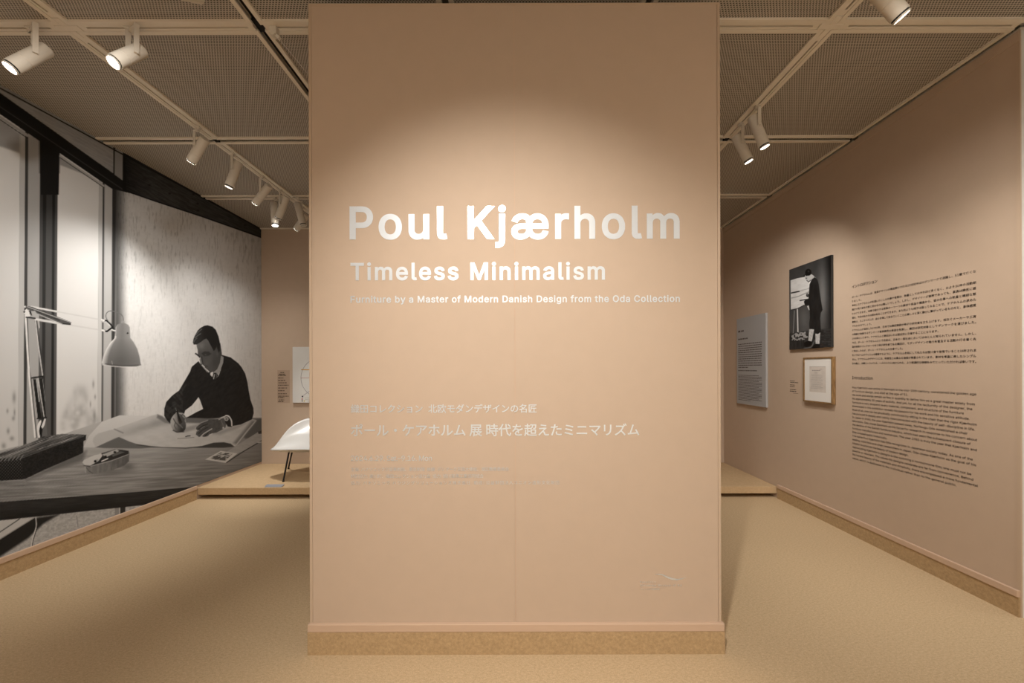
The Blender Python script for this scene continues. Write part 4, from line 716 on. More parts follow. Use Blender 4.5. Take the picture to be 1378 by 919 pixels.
def spline(pts, closed=False, n=5):
    P = np.array(pts, float)
    out = []
    m = len(P)
    for i in range(m if closed else m - 1):
        if closed:
            p0, p1, p2, p3 = P[i - 1], P[i], P[(i + 1) % m], P[(i + 2) % m]
        else:
            p0, p1, p2, p3 = P[max(i - 1, 0)], P[i], P[i + 1], P[min(i + 2, m - 1)]
        for k in range(n):
            t = k / n
            out.append(0.5 * (2 * p1 + (p2 - p0) * t + (2 * p0 - 5 * p1 + 4 * p2 - p3) * t * t + (3 * p1 - p0 - 3 * p2 + p3) * t ** 3))
    if not closed:
        out.append(P[-1])
    return np.array(out)


class Paint:
    def __init__(s, X, Y, base):
        s.X, s.Y = X, Y
        s.T = np.full(X.shape, float(base))

    def _apply(s, idx, cov, val):
        if callable(val):
            val = val(s.X[idx], s.Y[idx])
        s.T[idx] = s.T[idx] * (1 - cov) + val * cov

    def poly(s, pts, val, soft=0.7, a=1.0, smooth=False):
        P = spline(pts, True) if smooth else np.array(pts, float)
        lo, hi = P.min(0) - soft, P.max(0) + soft
        idx = np.nonzero((s.X > lo[0]) & (s.X < hi[0]) & (s.Y > lo[1]) & (s.Y < hi[1]))[0]
        if len(idx) == 0:
            return
        x, y = s.X[idx], s.Y[idx]
        ins = np.zeros(len(idx), bool)
        dd = np.full(len(idx), 1e9)
        for i in range(len(P)):
            (x0, y0), (x1, y1) = P[i - 1], P[i]
            dx, dy = x1 - x0, y1 - y0
            l2 = dx * dx + dy * dy
            if l2 < 1e-12:
                continue
            t = np.clip(((x - x0) * dx + (y - y0) * dy) / l2, 0, 1)
            dd = np.minimum(dd, (x - x0 - t * dx) ** 2 + (y - y0 - t * dy) ** 2)
            if y0 != y1:
                c = (y0 > y) != (y1 > y)
                ins ^= c & (x < dx * (y - y0) / dy + x0)
        sd = np.sqrt(dd) * np.where(ins, 1, -1)
        s._apply(idx, np.clip(0.5 + sd / soft, 0, 1) * a, val)

    def line(s, pts, wd, val, soft=0.6, a=1.0, smooth=False):
        P = spline(pts) if smooth else np.array(pts, float)
        m = wd + soft
        lo, hi = P.min(0) - m, P.max(0) + m
        idx = np.nonzero((s.X > lo[0]) & (s.X < hi[0]) & (s.Y > lo[1]) & (s.Y < hi[1]))[0]
        if len(idx) == 0:
            return
        x, y = s.X[idx], s.Y[idx]
        dd = np.full(len(idx), 1e9)
        for (x0, y0), (x1, y1) in zip(P[:-1], P[1:]):
            dx, dy = x1 - x0, y1 - y0
            l2 = max(dx * dx + dy * dy, 1e-9)
            t = np.clip(((x - x0) * dx + (y - y0) * dy) / l2, 0, 1)
            dd = np.minimum(dd, (x - x0 - t * dx) ** 2 + (y - y0 - t * dy) ** 2)
        s._apply(idx, np.clip(0.5 + (wd / 2 - np.sqrt(dd)) / soft, 0, 1) * a, val)

    def ell(s, cx, cy, rx, ry, val, soft=0.7, a=1.0):
        m = max(rx, ry) + soft * 2
        idx = np.nonzero((abs(s.X - cx) < m) & (abs(s.Y - cy) < m))[0]
        if len(idx) == 0:
            return
        d = np.sqrt(((s.X[idx] - cx) / rx) ** 2 + ((s.Y[idx] - cy) / ry) ** 2)
        s._apply(idx, np.clip(0.5 + (1 - d) * min(rx, ry) / soft, 0, 1) * a, val)

    def blob(s, cx, cy, rx, ry, val, a=1.0):
        """soft gaussian patch"""
        idx = np.nonzero((abs(s.X - cx) < 3 * rx) & (abs(s.Y - cy) < 3 * ry))[0]
        if len(idx):
            g_ = np.exp(-0.5 * (((s.X[idx] - cx) / rx) ** 2 + ((s.Y[idx] - cy) / ry) ** 2) * 2)
            s._apply(idx, g_ * a, val)


def lerp(x, a, b, va, vb):
    return va + (vb - va) * np.clip((x - a) / (b - a), 0, 1)


def print_material(name, tint=(0.985, 0.985, 0.985), rough=0.6):
    m = mat(name, (0.5, 0.5, 0.5), rough, 0, 0.25)
    nt, N, L, b = nodes(m)
    at = N.new('ShaderNodeAttribute')
    at.attribute_name = 'tone'
    mx = N.new('ShaderNodeVectorMath')
    mx.operation = 'MULTIPLY'
    mx.inputs[1].default_value = tint
    L.new(at.outputs['Color'], mx.inputs[0])
    L.new(mx.outputs[0], b.inputs['Base Color'])
    return m


def print_mesh(name, U, Vz, pos, tones, m, parent=None):
    """grid of nu x nv points; pos(u, v) -> world; tones 0..255 per point"""
    nu, nv = len(U), len(Vz)
    uu, vv = np.meshgrid(U, Vz, indexing='ij')
    co = pos(uu.ravel(), vv.ravel())
    if parent is not None:
        co = co - np.array(parent.location)
    i = (np.arange(nu - 1)[:, None] * nv + np.arange(nv - 1)[None, :]).ravel()
    quads = np.stack([i, i + nv, i + nv + 1, i + 1], 1)
    me = bpy.data.meshes.new(name)
    me.vertices.add(len(co))
    me.vertices.foreach_set('co', co.astype(np.float32).ravel())
    me.loops.add(quads.size)
    me.loops.foreach_set('vertex_index', quads.astype(np.int32).ravel())
    me.polygons.add(len(quads))
    me.polygons.foreach_set('loop_start', np.arange(0, quads.size, 4, dtype=np.int32))
    me.polygons.foreach_set('loop_total', np.full(len(quads), 4, dtype=np.int32))
    me.update()
    at = me.color_attributes.new('tone', 'FLOAT_COLOR', 'POINT')
    lin = (np.clip(tones, 0, 255) / 255.0) ** 2.2
    rgba = np.stack([lin, lin, lin, np.ones_like(lin)], 1).astype(np.float32)
    at.data.foreach_set('color', rgba.ravel())
    me.materials.append(m)
    me.validate()
    o = bpy.data.objects.new(name, me)
    COL.objects.link(o)
    if parent is not None:
        o.parent = parent
    return o


# ------------------------------------------------------------------ the big mural on the left wall
MX = XL + 0.004
ys = [1.95]
while ys[-1] < YB - 0.003:
    ys.append(ys[-1] + min(0.0031 * (ys[-1] / 2.4) ** 1.6, 0.0065))
ys[-1] = YB - 0.002
U = np.array(ys)
Vz = np.linspace(BB1, 3.0, 640)
uu, vv = np.meshgrid(U, Vz, indexing='ij')
# drawing coordinates: the sheet's own perspective grid (k columns, rows about eye level)
DX = 693.0 + FPX * MX / uu.ravel()
DY = 496.0 - FPX * (vv.ravel() - CAM_Z) / uu.ravel()
DX, DY = DX + ROLL * (DY - 496.0), DY - ROLL * (DX - 693.0)
p = Paint(DX, DY, 205)
X_, Y_ = DX, DY

# white brick wall of the photographed studio
strk = fnoise(X_ / 1.3, Y_ / 9.0, 5, 3)
crs = fnoise(X_ / 3.0, Y_ / 2.2, 9, 3)
lit = lerp(Y_, 250, 400, 190, 226) - lerp(X_, 300, 352, 0, 24)
p.T[:] = lit - 34 * np.clip(strk - 0.56, 0, 1) * lerp(Y_, 300, 430, 4.0, 1.4) - 10 * (crs - 0.5)
# fading shade beside the window frame
k_ = np.clip((X_ - 155) / 20.0, 0, 1)
sh = (1 - k_ * k_ * (3 - 2 * k_)) * (X_ < 176)
p.T[:] = p.T * (1 - 0.62 * sh)


def vstrip(xa, xb, y0, y1, val, lean=0.0062, soft=0.9, a=1.0):
    """upright strip that leans a little with the photograph: columns given at row 260"""
    f_ = lambda x, y: x - (y - 260.0) * lean
    p.poly([(f_(xa, y0), y0), (f_(xb, y0), y0), (f_(xb, y1), y1), (f_(xa, y1), y1)], val, soft, a)


# --- windows
vstrip(-300, 26.5, 100, 720, lambda x, y: lerp(y, 300, 560, 212, 206))
vstrip(26.3, 33.8, 150, 640, lambda x, y: lerp(y, 240, 520, 178, 190))
vstrip(33.6, 37.8, 170, 640, 62)
vstrip(37.6, 54, 170, 640, lambda x, y: lerp(y, 250, 560, 160, 172))
vstrip(53.6, 78.2, 170, 640, lambda x, y: lerp(y, 220, 420, 46, 88))
vstrip(57.8, 62.2, 170, 640, lambda x, y: lerp(y, 220, 420, 18, 50))
vstrip(70.5, 74, 170, 640, lambda x, y: lerp(y, 220, 420, 14, 42))
vstrip(77.6, 133.2, 190, 640, lambda x, y: lerp(y, 250, 420, 208, 222))
vstrip(133, 138.6, 230, 640, lambda x, y: lerp(y, 300, 450, 176, 205))
vstrip(138.2, 140.8, 230, 640, lambda x, y: lerp(y, 300, 450, 62, 96))
vstrip(140.6, 151.6, 230, 640, lambda x, y: lerp(y, 300, 450, 172, 188))
vstrip(151.2, 156.2, 230, 640, lambda x, y: lerp(y, 260, 420, 40, 84))
vstrip(153.0, 154.2, 230, 640, 40, soft=0.8)
vstrip(156.0, 157.4, 240, 640, lambda x, y: lerp(y, 260, 420, 60, 120), soft=0.8)
# upper shade inside the panes
p.poly([(-300, 0), (0, 160), (27, 180), (27, 206), (0, 197), (-300, 100)], 148, 3)
p.poly([(80.5, 209), (139, 249), (112, 234), (81, 222)], 150, 2)
# trees outside
rs = np.random.RandomState(4)
for i in range(120):
    cx, cy = rs.uniform(82, 131), rs.uniform(518, 579)
    if abs(cx - 107) / 27 + (577 - cy) / 62 < 1.1:
        p.blob(cx, cy, rs.uniform(2, 6), rs.uniform(2.5, 7), rs.uniform(150, 192), 0.25)
for i in range(14):
    p.blob(rs.uniform(90, 130), rs.uniform(540, 572), 2.2, 2.6, 222, 0.4)
for (cx, cy, rx, ry) in ((125.6, 517, 1.4, 5), (128, 534, 1.2, 3), (121.7, 544, 1.0, 4), (127, 560, 2, 8)):
    p.blob(cx, cy, rx, ry, 140, 0.7)
for (cx, cy, rx, ry) in ((19, 535, 2.4, 7.5), (19.5, 555, 1.4, 5), (10, 553, 1.4, 3), (18, 563, 2, 3), (11, 580, 2, 4), (16, 590, 3, 3), (5, 600, 3, 4), (-20, 540, 8, 12), (-30, 585, 14, 12)):
    p.blob(cx, cy, rx, ry, 135, 0.75)
# --- head beam and board above the windows
p.poly([(-400, -170), (0, 110), (352, 300), (352, 200), (-400, -300)], 150, 0.5)
wood = lambda x, y: 150 + 26 * (fnoise((x + 0.56 * y) / 14.0, (y - 0.56 * x) / 1.4, 3, 3) - 0.5)
p.poly([(-420, -210), (0, 105), (170, 190), (170, 246), (154, 234.5), (0, 124.8), (-420, -175)], wood, 0.8)
p.poly([(-420, -172), (0, 124.8), (154, 234.5), (170, 246), (171, 259), (150, 253.6), (80, 205.8), (79, 262), (55, 262), (55, 191), (0, 153.6), (-420, -132)], 22, 0.8)
p.line([(-420, -150), (0, 143.5), (166, 255.5)], 1.4, 62, 1.0)
p.poly([(53.5, 189), (79.5, 206), (79.2, 232), (54, 232)], 20, 5)
p.poly([(54.6, 189), (79.8, 206), (79.4, 212), (54.4, 206)], 18, 2)
p.line([(0, 157.5), (37, 182.5)], 3.6, 158, 0.8)
p.line([(-60, 117), (0, 160.8), (36.5, 185.6)], 1.0, 30, 0.7)
p.line([(81, 210), (139.4, 250.2)], 2.6, 168, 0.8)
p.line([(81, 212.2), (139.4, 252)], 0.9, 50, 0.7)
vstrip(152.2, 154.6, 198, 236, 24, soft=0.8)
p.poly([(154.4, 203), (165.4, 209), (165.2, 243), (154.2, 235)], 140, 0.8)
p.poly([(165.2, 205), (182, 214), (182, 262), (165, 257)], 14, 0.8)
grain = lambda x, y: 60 + 44 * (fnoise((x + 0.52 * y) / 10.0, (y - 0.52 * x) / 1.2, 21, 3) - 0.5) - lerp(x, 200, 168, 0, 34) - lerp(x, 300, 352, 0, 10)
p.poly([(168, 196), (260, 255), (352, 304), (353, 320.5), (272, 292), (207.5, 270.8), (170, 257.5)], grain, 0.9)
p.line([(170, 257.2), (207.5, 270.2), (272, 291.4), (352, 319.6)], 1.5, 14, 0.9)
for (cx, cy) in ((228.5, 260.4), (265.8, 274), (260.4, 261.2), (201, 249), (266.5, 283), (330, 303)):
    p.blob(cx, cy, 1.5, 1.0, 10, 0.9)
p.line([(-400, -115), (0, 118.6), (352, 308.5)], 1.6, 14, 0.8)

# --- table top
tab = lambda x, y: (lerp(y, 575, 645, 186, 140) - lerp(x, 190, 352, 0, 50) - lerp(x, 60, -10, 0, 20) * lerp(y, 600, 660, 0, 1)
                    + 66 * (fnoise((x - 2.2 * (y - 640)) / 34.0, (y + 0.06 * x) / 1.5, 31, 3) - 0.5) * lerp(y, 595, 640, 0.15, 1.0))
p.poly([(-300, 700), (-300, 640), (0, 606), (76, 588), (100, 579), (136, 567.4), (155, 562), (352, 562), (353, 630), (265, 654.8), (180, 662.5), (0, 675.8), (-300, 700)], tab, 0.9)
p.poly([(300, 565), (352, 563.6), (353, 590), (330, 590)], 88, 3)
# front edge of the table and the floor under it
rug = lambda x, y: 174 + 60 * (fnoise(x / 2.4, y / 1.6, 41, 4) - 0.5)
p.poly([(-300, 690), (0, 690), (180, 672), (352, 640), (352, 900), (-300, 1100)], rug, 0.8)
p.poly([(-300, 702), (0, 700), (47, 697), (0, 727), (-300, 900)], 190, 0.7)
p.line([(26, 698.5), (-30, 736)], 1.4, 84, 0.8)
p.poly([(-300, 905), (0, 726), (47, 697), (80, 692), (58, 705), (38, 724), (0, 749), (-300, 960)], 36, 3.5)
p.line([(-200, 880), (0, 727), (48, 697)], 1.0, 20, 0.8)
p.poly([(154.5, 680), (160.2, 680), (160.2, 702), (154.5, 702)], 142, 0.7)
p.poly([(161.8, 680), (168.6, 680), (168.6, 702), (161.8, 702)], 50, 0.7)
p.line([(161, 680), (161, 702)], 0.7, 200, 0.5)
p.line([(103, 694), (105, 708)], 0.9, 120, 0.8)
edge = lambda x, y: 48 + 22 * (fnoise(x / 16.0, (y + 0.07 * x) / 1.1, 51, 3) - 0.5) - lerp(y + 0.09 * x, 684, 700, 0, 16)
p.poly([(-300, 700), (0, 675.8), (183, 662.2), (265, 654.6), (353, 628), (353, 660), (215, 677.5), (180, 681), (0, 700.4), (-300, 730)], edge, 0.9)
p.line([(0, 676.2), (183, 662.6), (265, 655)], 0.8, 22, 0.8)
p.line([(48.3, 696.5), (48.8, 708), (46, 718), (43.5, 727), (41.2, 740.5)], 1.6, 205, 0.7, smooth=True)
p.line([(49.6, 697.5), (50, 708), (47.2, 718.5), (44.6, 727.5), (42.2, 740.5)], 0.9, 40, 0.6, smooth=True)

# --- paper sheets on the table
p.poly([(112, 602), (120, 586), (137, 567.6), (152, 562), (161, 558.8), (200, 559.6), (212, 557.4), (218, 575), (180, 590), (128, 602)], lambda x, y: lerp(y, 560, 600, 216, 198), 0.8)
sheet = [(128.7, 601.6), (125, 594), (126, 589.5), (128.7, 586), (134.7, 581.8), (154, 576.3), (178, 568), (201.7, 559.6), (211, 557.3), (218, 559.6), (224, 565), (230, 570), (250, 566), (300, 566),
         (338, 563.5), (345.5, 565.2), (317.4, 600.8), (315, 600.6), (310.6, 597), (301.4, 595), (287.7, 595.6), (271.7, 600), (250, 602), (219.6, 601.6), (203, 600), (183.7, 597.2), (174, 594), (160, 587.9), (154, 589.2)]
p.poly([(128, 601.8), (160, 586.5), (184, 597), (215, 601), (190, 603.5), (140, 603)], 104, 1.2)
p.poly([(262, 602.5), (271, 599.5), (288, 595), (301, 594.6), (311, 596.6), (317, 601), (300, 602.5)], 62, 1.0)
p.line([(184, 598.4), (204, 601.2), (250, 603), (272, 601)], 1.2, 70, 1.0)


def sheet_tone(x, y):
    t = 196 - lerp(x, 190, 320, 0, 18) + 14 * (fnoise(x / 9.0, y / 4.0, 61, 3) - 0.5)
    ridge = np.exp(-((y - (568 + (216 - x) * 0.30)) / 6.0) ** 2) * (x < 236)
    return t - 34 * ridge * lerp(x, 140, 215, 0.25, 1.0)


p.poly(sheet, sheet_tone, 0.8)
p.poly([(128.7, 601.4), (125, 594), (126, 589.5), (128.7, 586), (134.7, 581.8), (150, 577.5), (162, 584), (160, 587.6)], 186, 2.0)
p.line([(134, 582), (154, 576.5), (178, 568.2), (202, 559.8), (211, 557.6)], 1.2, 214, 0.9, a=0.7)
p.line([(154, 577.5), (160, 580), (165.5, 582.5)], 1.6, 118, 1.4, a=0.7)
p.poly([(212, 557.5), (219, 560.5), (231, 570.5), (222, 569), (211, 562)], 122, 2.4)
p.poly([(339, 566), (345.5, 566), (319, 599), (314, 596)], 118, 4.0)
p.line([(344, 566.5), (331, 582), (317, 600)], 1.6, 168, 1.2)
p.poly([(249, 561.5), (296, 561.5), (281, 566), (271, 569.5), (250, 569)], 104, 2.5)
p.poly([(236, 579), (250, 575), (266, 571), (262, 578), (250, 581.5)], 132, 3.0, a=0.7)
p.poly([(283, 584), (304, 577), (330, 570), (316, 578), (296, 585)], 140, 3.5, a=0.7)
p.line([(250, 587.4), (253, 586.6), (255.8, 586.4)], 1.4, 62, 0.7)
p.line([(239, 590.2), (250, 589.4), (261, 588.6)], 0.7, 120, 0.7)
# strip of plan and the photo card at the right
p.poly([(304, 608.5), (352.5, 578), (352.5, 592.5), (327, 607), (318, 611)], lambda x, y: 150 + 16 * (fnoise(x / 4, y / 1.4, 71) - 0.5), 0.8)
p.line([(352, 593.2), (327, 607.8), (305, 622.4)], 1.2, 52, 0.8)
p.poly([(276.2, 618.3), (297, 606.6), (319.5, 610.2), (303.5, 622.7), (290, 620.6)], 190, 0.7)
p.poly([(282.5, 616.6), (297, 608.8), (313.6, 610.0), (303.2, 619.8), (290, 618.8)], lambda x, y: 80 + 90 * (vnoise(x / 5.0, (y + x * 0.25) / 1.1, 77) > 0.66), 0.7)
p.poly([(347, 581), (352.5, 578.5), (352.5, 583.5), (348, 584)], 56, 0.8)
p.line([(347, 595.5), (352.5, 594.5)], 1.1, 190, 0.7)

# --- basket
p.poly([(100, 611), (116, 607), (112, 620), (70, 634), (36, 646)], 88, 6, a=0.75)
lid = lambda x, y: 84 + 170 * (vnoise((y + 0.36 * x) / 1.15, x / 30.0, 81) - 0.35) * (0.55 + 0.45 * np.sin(x * 1.5 + y * 3.0))
p.poly([(-200, 676), (-200, 650), (0, 609.7), (45, 594), (67, 585.7), (84, 583.8), (108, 584.4), (115.6, 585.2), (113, 588), (75, 599.5), (29, 617), (0, 622)], lid, 0.8)
p.poly([(-200, 668), (0, 619), (29, 615.6), (75, 598.6), (112, 586.2), (116, 585.0), (115.4, 592.2), (112.4, 593.4), (112, 609), (108.5, 611), (60, 632), (34, 644.4), (0, 646.8), (-200, 720)], lambda x, y: 34 + 22 * (vnoise(x / 1.4, y / 1.4, 83) - 0.4), 0.8)
p.poly([(-200, 676), (0, 617), (29, 615.6), (31, 645), (0, 646.8), (-200, 720)], lambda x, y: 26 + 80 * np.clip(np.sin(x * 1.55) * np.sin(y * 1.5 + x * 0.2), 0, 1) * lerp(y, 650, 618, 0.5, 1), 0.8)
for i in range(6):
    p.line([(1 + i * 5.2, 620.2 - i * 0.4), (5.2 + i * 5.2, 615.4 - i * 0.6)], 1.5, 118, 0.8)
p.line([(29, 616.4), (75, 599.4), (113, 587)], 1.0, 104, 0.8, a=0.8)

# --- oval tin with pencils
p.blob(172, 628, 10, 5, 100, 0.8)
p.blob(150, 636, 22, 4, 100, 0.6)
body = [(110.8, 621.8), (113, 618.8), (124, 613.4), (136, 609.8), (154, 604.4), (164.6, 604.8), (173, 606.6), (174.2, 609), (173.6, 620.6), (167, 626.6), (151.4, 632.6), (124, 638.2), (114.4, 636.2), (112.6, 627)]
p.poly(body, lambda x, y: 128 - lerp(x, 116, 170, 0, 30) + 40 * np.exp(-((x - 114.5) / 2.0) ** 2) + 36 * (fnoise(x / 3, y / 9, 91) - 0.5), 0.8)
p.poly([(113, 626), (124, 613.5), (137, 610), (160, 605.2), (173, 606.8), (172.6, 612), (150, 619), (122, 627)], 46, 0.8)
p.poly([(110.8, 622), (113, 618.8), (124, 613.4), (136, 609.8), (138, 613), (132.5, 620.4), (121.5, 626.6), (113.4, 625.8)], 200, 0.8)
p.poly([(137.5, 611.4), (157, 604.6), (160.5, 607), (142, 615.6)], 176, 0.8)
p.poly([(126, 620), (131, 617), (133.5, 619.5), (128, 623)], 170, 0.6)
p.poly([(150, 611.5), (162, 607.2), (168, 608.4), (152, 614.6)], 96, 0.8)
p.ell(128.2, 620.8, 1.8, 1.7, 18, 0.7)
p.ell(142, 614.6, 1.9, 1.6, 18, 0.7)
p.ell(154.6, 608.4, 1.9, 1.3, 18, 0.7)
p.line([(137, 620.5), (145, 617)], 1.6, 222, 0.8)
p.line([(121.5, 627.4), (150, 620), (172.6, 611.4)], 0.9, 168, 0.7)
p.line([(113, 626.6), (122, 628)], 0.9, 60, 0.7)
p.line([(116, 629), (120, 634), (124.5, 636.5)], 0.8, 74, 0.7)

# --- desk lamp: base joint, upright rods, boom, shade
p.line([(36, 427), (38.3, 495), (41.3, 512), (45, 552), (48.5, 588)], 3.0, 86, 0.9)
p.line([(48.4, 430), (52.4, 462), (59, 500), (59.4, 505)], 3.0, 62, 1.0)
p.line([(34.3, 424), (37.6, 482), (39.6, 510), (43.7, 552), (47.2, 588)], 2.5, 232, 0.8)
p.line([(47.6, 429), (51.2, 462), (57.3, 505)], 1.3, 214, 0.7)
p.line([(52.3, 431), (53.0, 441)], 1.0, 196, 0.6)
p.poly([(44.2, 510), (48.2, 510), (56.2, 563), (50.6, 563)], 30, 0.7)
p.poly([(52.8, 509), (57.2, 509), (62, 561.5), (57.6, 561.5)], 36, 0.7)
p.line([(44.2, 511), (50.4, 563)], 0.8, 176, 0.6)
p.line([(51.3, 509.5), (59.4, 561.5)], 1.2, 208, 0.6)
p.line([(49.3, 509), (52.8, 540)], 1.6, 176, 0.8)
p.line([(57.4, 510), (60.8, 540)], 0.8, 130, 0.6)
p.line([(43, 508.6), (57.8, 506.4)], 2.2, 36, 0.7)
p.poly([(57.5, 577), (61.8, 563), (63.8, 586), (56, 588)], 104, 0.9)
p.poly([(52.6, 579), (55.8, 567), (57, 575), (56, 588), (53.4, 588)], 24, 0.8)
p.poly([(49.8, 574), (54, 565.8), (55.5, 568), (52.6, 579.5), (54, 588), (51.2, 588)], 232, 0.7, smooth=True)
p.poly([(55.4, 574), (60, 562.6), (61.6, 564.4), (60, 572), (57.2, 577)], 228, 0.7)
p.line([(50, 563.4), (55.6, 563)], 1.6, 30, 0.7)
p.line([(57.5, 562), (62.6, 561.6)], 1.6, 30, 0.7)
p.line([(42, 412.8), (77.4, 419.4)], 2.4, 222, 0.8)
p.line([(77.4, 419.4), (137, 430.5)], 1.5, 200, 1.2, a=0.7)
p.line([(47.6, 429.4), (77.6, 434.6)], 3.2, 214, 0.8)
p.line([(77.6, 434.6), (137, 444.4)], 1.8, 202, 1.2, a=0.7)
p.poly([(33, 411.4), (44, 413), (96, 433.6), (94.8, 437.2), (84, 436.4), (36, 417)], 84, 0.7)
p.line([(36.5, 412.6), (62, 422), (95.6, 433.8)], 1.0, 170, 0.6)
p.line([(36, 416.6), (84, 436.4)], 1.1, 190, 0.6)
p.line([(44, 417), (80, 431)], 1.2, 40, 0.7)
p.line([(84.6, 435.6), (94.8, 436.4)], 1.4, 40, 0.6)
p.poly([(41, 418.6), (47, 418), (52.6, 425.6), (48, 428.6), (43, 426)], 176, 0.7)
p.poly([(36, 419), (41.4, 418), (43.4, 425)], 26, 0.7)
p.poly([(31.4, 419), (36, 415.4), (39.6, 420), (40.6, 425.4), (34.8, 426.4)], 226, 0.7)
p.ell(32.6, 419.6, 1.2, 1.2, 20, 0.6)
p.line([(35.5, 427), (47, 428.4)], 2.0, 30, 0.7)
p.ell(33.6, 412.8, 1.2, 1.2, 225, 0.6)
# shade
p.line([(166.2, 432), (165, 425.5), (160, 421.4), (150, 418.4), (144.2, 420.4), (142.5, 425.8), (145.4, 432.5), (149, 438)], 1.1, 104, 0.7, smooth=True)
p.line([(138.5, 432.8), (142.6, 432.6), (148, 438.2)], 1.6, 226, 0.6)
p.line([(140, 431.6), (143.4, 431.4), (149, 436.6), (152.6, 442)], 2.2, 24, 0.6)
p.line([(140.4, 445), (144, 446), (150.4, 441)], 2.2, 22, 0.6)
p.line([(137, 430.2), (140, 431.4)], 2.4, 232, 0.6)
p.line([(137.5, 444.2), (140.4, 445.2)], 2.4, 232, 0.6)
p.line([(150.5, 443.8), (155, 445.2)], 1.8, 230, 0.6)
p.poly([(162.8, 436), (163.2, 432.3), (166.8, 431.3), (168, 436)], 150, 0.6)
shade = [(155.6, 446), (155.8, 440.5), (158, 436.6), (163, 434.9), (168.5, 434.9), (172.6, 437), (174.6, 440.5), (175, 447), (175.4, 454.6), (180, 460.6), (184.8, 469.5), (187.8, 480), (189.2, 489), (190.4, 491.6), (184, 493.2), (165, 493.4), (150, 492.4), (137.6, 490.4),
         (136.8, 487.5), (139, 479), (143, 469.5), (148, 461.5), (154, 455.2)]


def shade_tone(x, y):
    hw = np.interp(y, [434, 440, 455, 462, 470, 480, 492], [7, 9.6, 10.2, 16, 21, 24.5, 26.6])
    q = (x - np.interp(y, [434, 492], [165.2, 163.4])) / hw
    t = 138 - lerp(y, 455, 485, 0, 26) + 18 * np.clip(q, 0, 1) ** 2
    t = t + 96 * np.clip((-q - 0.70) / 0.26, 0, 1) * (y > 452) + 70 * np.clip((-q - 0.78) / 0.2, 0, 1) * (y <= 452)
    return t - 10 * np.exp(-((q + 0.1) / 0.4) ** 2)


p.poly(shade, shade_tone, 0.8)
p.line([(138, 490.8), (150, 492.8), (165, 493.9), (184, 493.5), (190, 491.8)], 0.9, 218, 0.6)
p.line([(142, 489.5), (165, 491.9), (186, 491.2)], 1.0, 84, 0.8)
p.line([(150.5, 486), (151, 490)], 0.9, 160, 0.6)
p.poly([(170.2, 448.8), (171.6, 446.8), (173.4, 448.4), (171.6, 449.4)], 28, 0.6)

# --- the man drawing at the table
sweater = [(267.1, 486), (258, 493.6), (255.7, 500.4), (248.9, 511.9), (240.9, 525.6), (234.6, 530), (230.6, 533.4), (223.7, 541), (221, 550.3), (220.9, 559.4), (224.9, 566), (228.9, 570), (232.9, 560), (237.4, 554.9), (244.3, 555.4), (247.7, 557), (249.4, 552),
           (258, 545.7), (263.7, 538.9), (267, 534.3), (269.4, 538.9), (273.4, 550.3), (264.9, 554.3), (254.6, 560), (250, 562.3), (263.7, 562.3), (278.6, 563), (294.6, 562.3), (304.9, 558.9), (309.4, 560.6), (312.3, 566.3), (312.3, 573.4), (324.3, 571), (339.1, 564.2),
           (341.4, 556), (341, 549), (337, 537.7), (334.6, 525), (333, 514), (330, 502.7), (325, 494), (320.9, 489), (310.6, 481), (299, 477.6), (297, 498), (294, 506), (289, 510), (283, 503), (278.6, 500.4), (271.7, 492.4)]
p.poly(sweater, lambda x, y: 33 + 20 * (fnoise((x + y) / 3.0, (x - y) / 7.0, 101) - 0.45) + 16 * (x < 246) * (vnoise((x - y) / 3, (x + y) / 12, 103) > 0.55), 0.8)
p.line([(250, 518), (247, 523), (243.5, 529)], 2.0, 66, 1.6, a=0.6)
p.line([(226, 553), (231, 547), (236, 544)], 1.2, 64, 1.2, a=0.7)
p.line([(225, 560), (230, 553), (235, 549.5)], 1.2, 60, 1.2, a=0.7)
p.line([(300, 482), (308, 484), (318, 491), (327, 503)], 1.2, 50, 1.4, a=0.6)
# neck in shade
p.poly([(268.6, 483.4), (270.4, 490.4), (280.4, 501.6), (289, 509), (296, 500), (299, 480), (296.6, 462), (288, 460)], 60, 0.8)
# face
face = [(264.3, 462.5), (270, 459), (277.4, 455), (283, 462), (287, 471), (290.4, 466), (293, 472), (296.4, 473), (298, 479.5), (296, 487.5), (292, 496), (287.4, 500.2), (282.7, 500.4), (278.3, 496), (273.3, 491), (270.4, 485.5), (269, 482), (267.9, 480.6), (266.2, 476.6), (266, 471), (264.8, 466.6)]
p.poly(face, lambda x, y: 84 + lerp(x, 268, 264, 0, 30) + lerp(y, 476, 460, 0, 16) - lerp(x, 284, 296, 0, 14), 0.8)
p.blob(270.8, 465, 4.2, 5.0, 124, 0.75)
p.blob(289, 488, 3.5, 6, 70, 0.6)
p.blob(278, 489, 3, 3.5, 100, 0.5)
p.blob(281, 483, 4, 5, 92, 0.5)
p.blob(292.5, 476, 2.0, 3.4, 98, 0.6)
p.poly([(271, 475.4), (275, 472.8), (281, 473.2), (284.5, 476), (281, 478.6), (274.5, 479.4)], 58, 1.4)
p.blob(276.6, 477.2, 1.2, 0.8, 96, 0.8)
p.line([(263.4, 475.8), (266, 477.8), (269.2, 480.6)], 1.9, 40, 0.7)
p.line([(271.4, 480.5), (272.2, 486.5), (273, 490)], 1.6, 56, 0.9)
p.line([(269.6, 480.8), (270.2, 485), (271.6, 489.4)], 1.1, 150, 0.6)
p.line([(272.3, 491.2), (275, 494)], 1.5, 220, 0.6)
p.line([(275.6, 495.2), (277.6, 497)], 1.3, 200, 0.6)
p.line([(278.2, 497.6), (281, 500.2)], 1.5, 214, 0.6)
p.line([(275, 492.2), (279, 492.8)], 0.9, 52, 0.7)
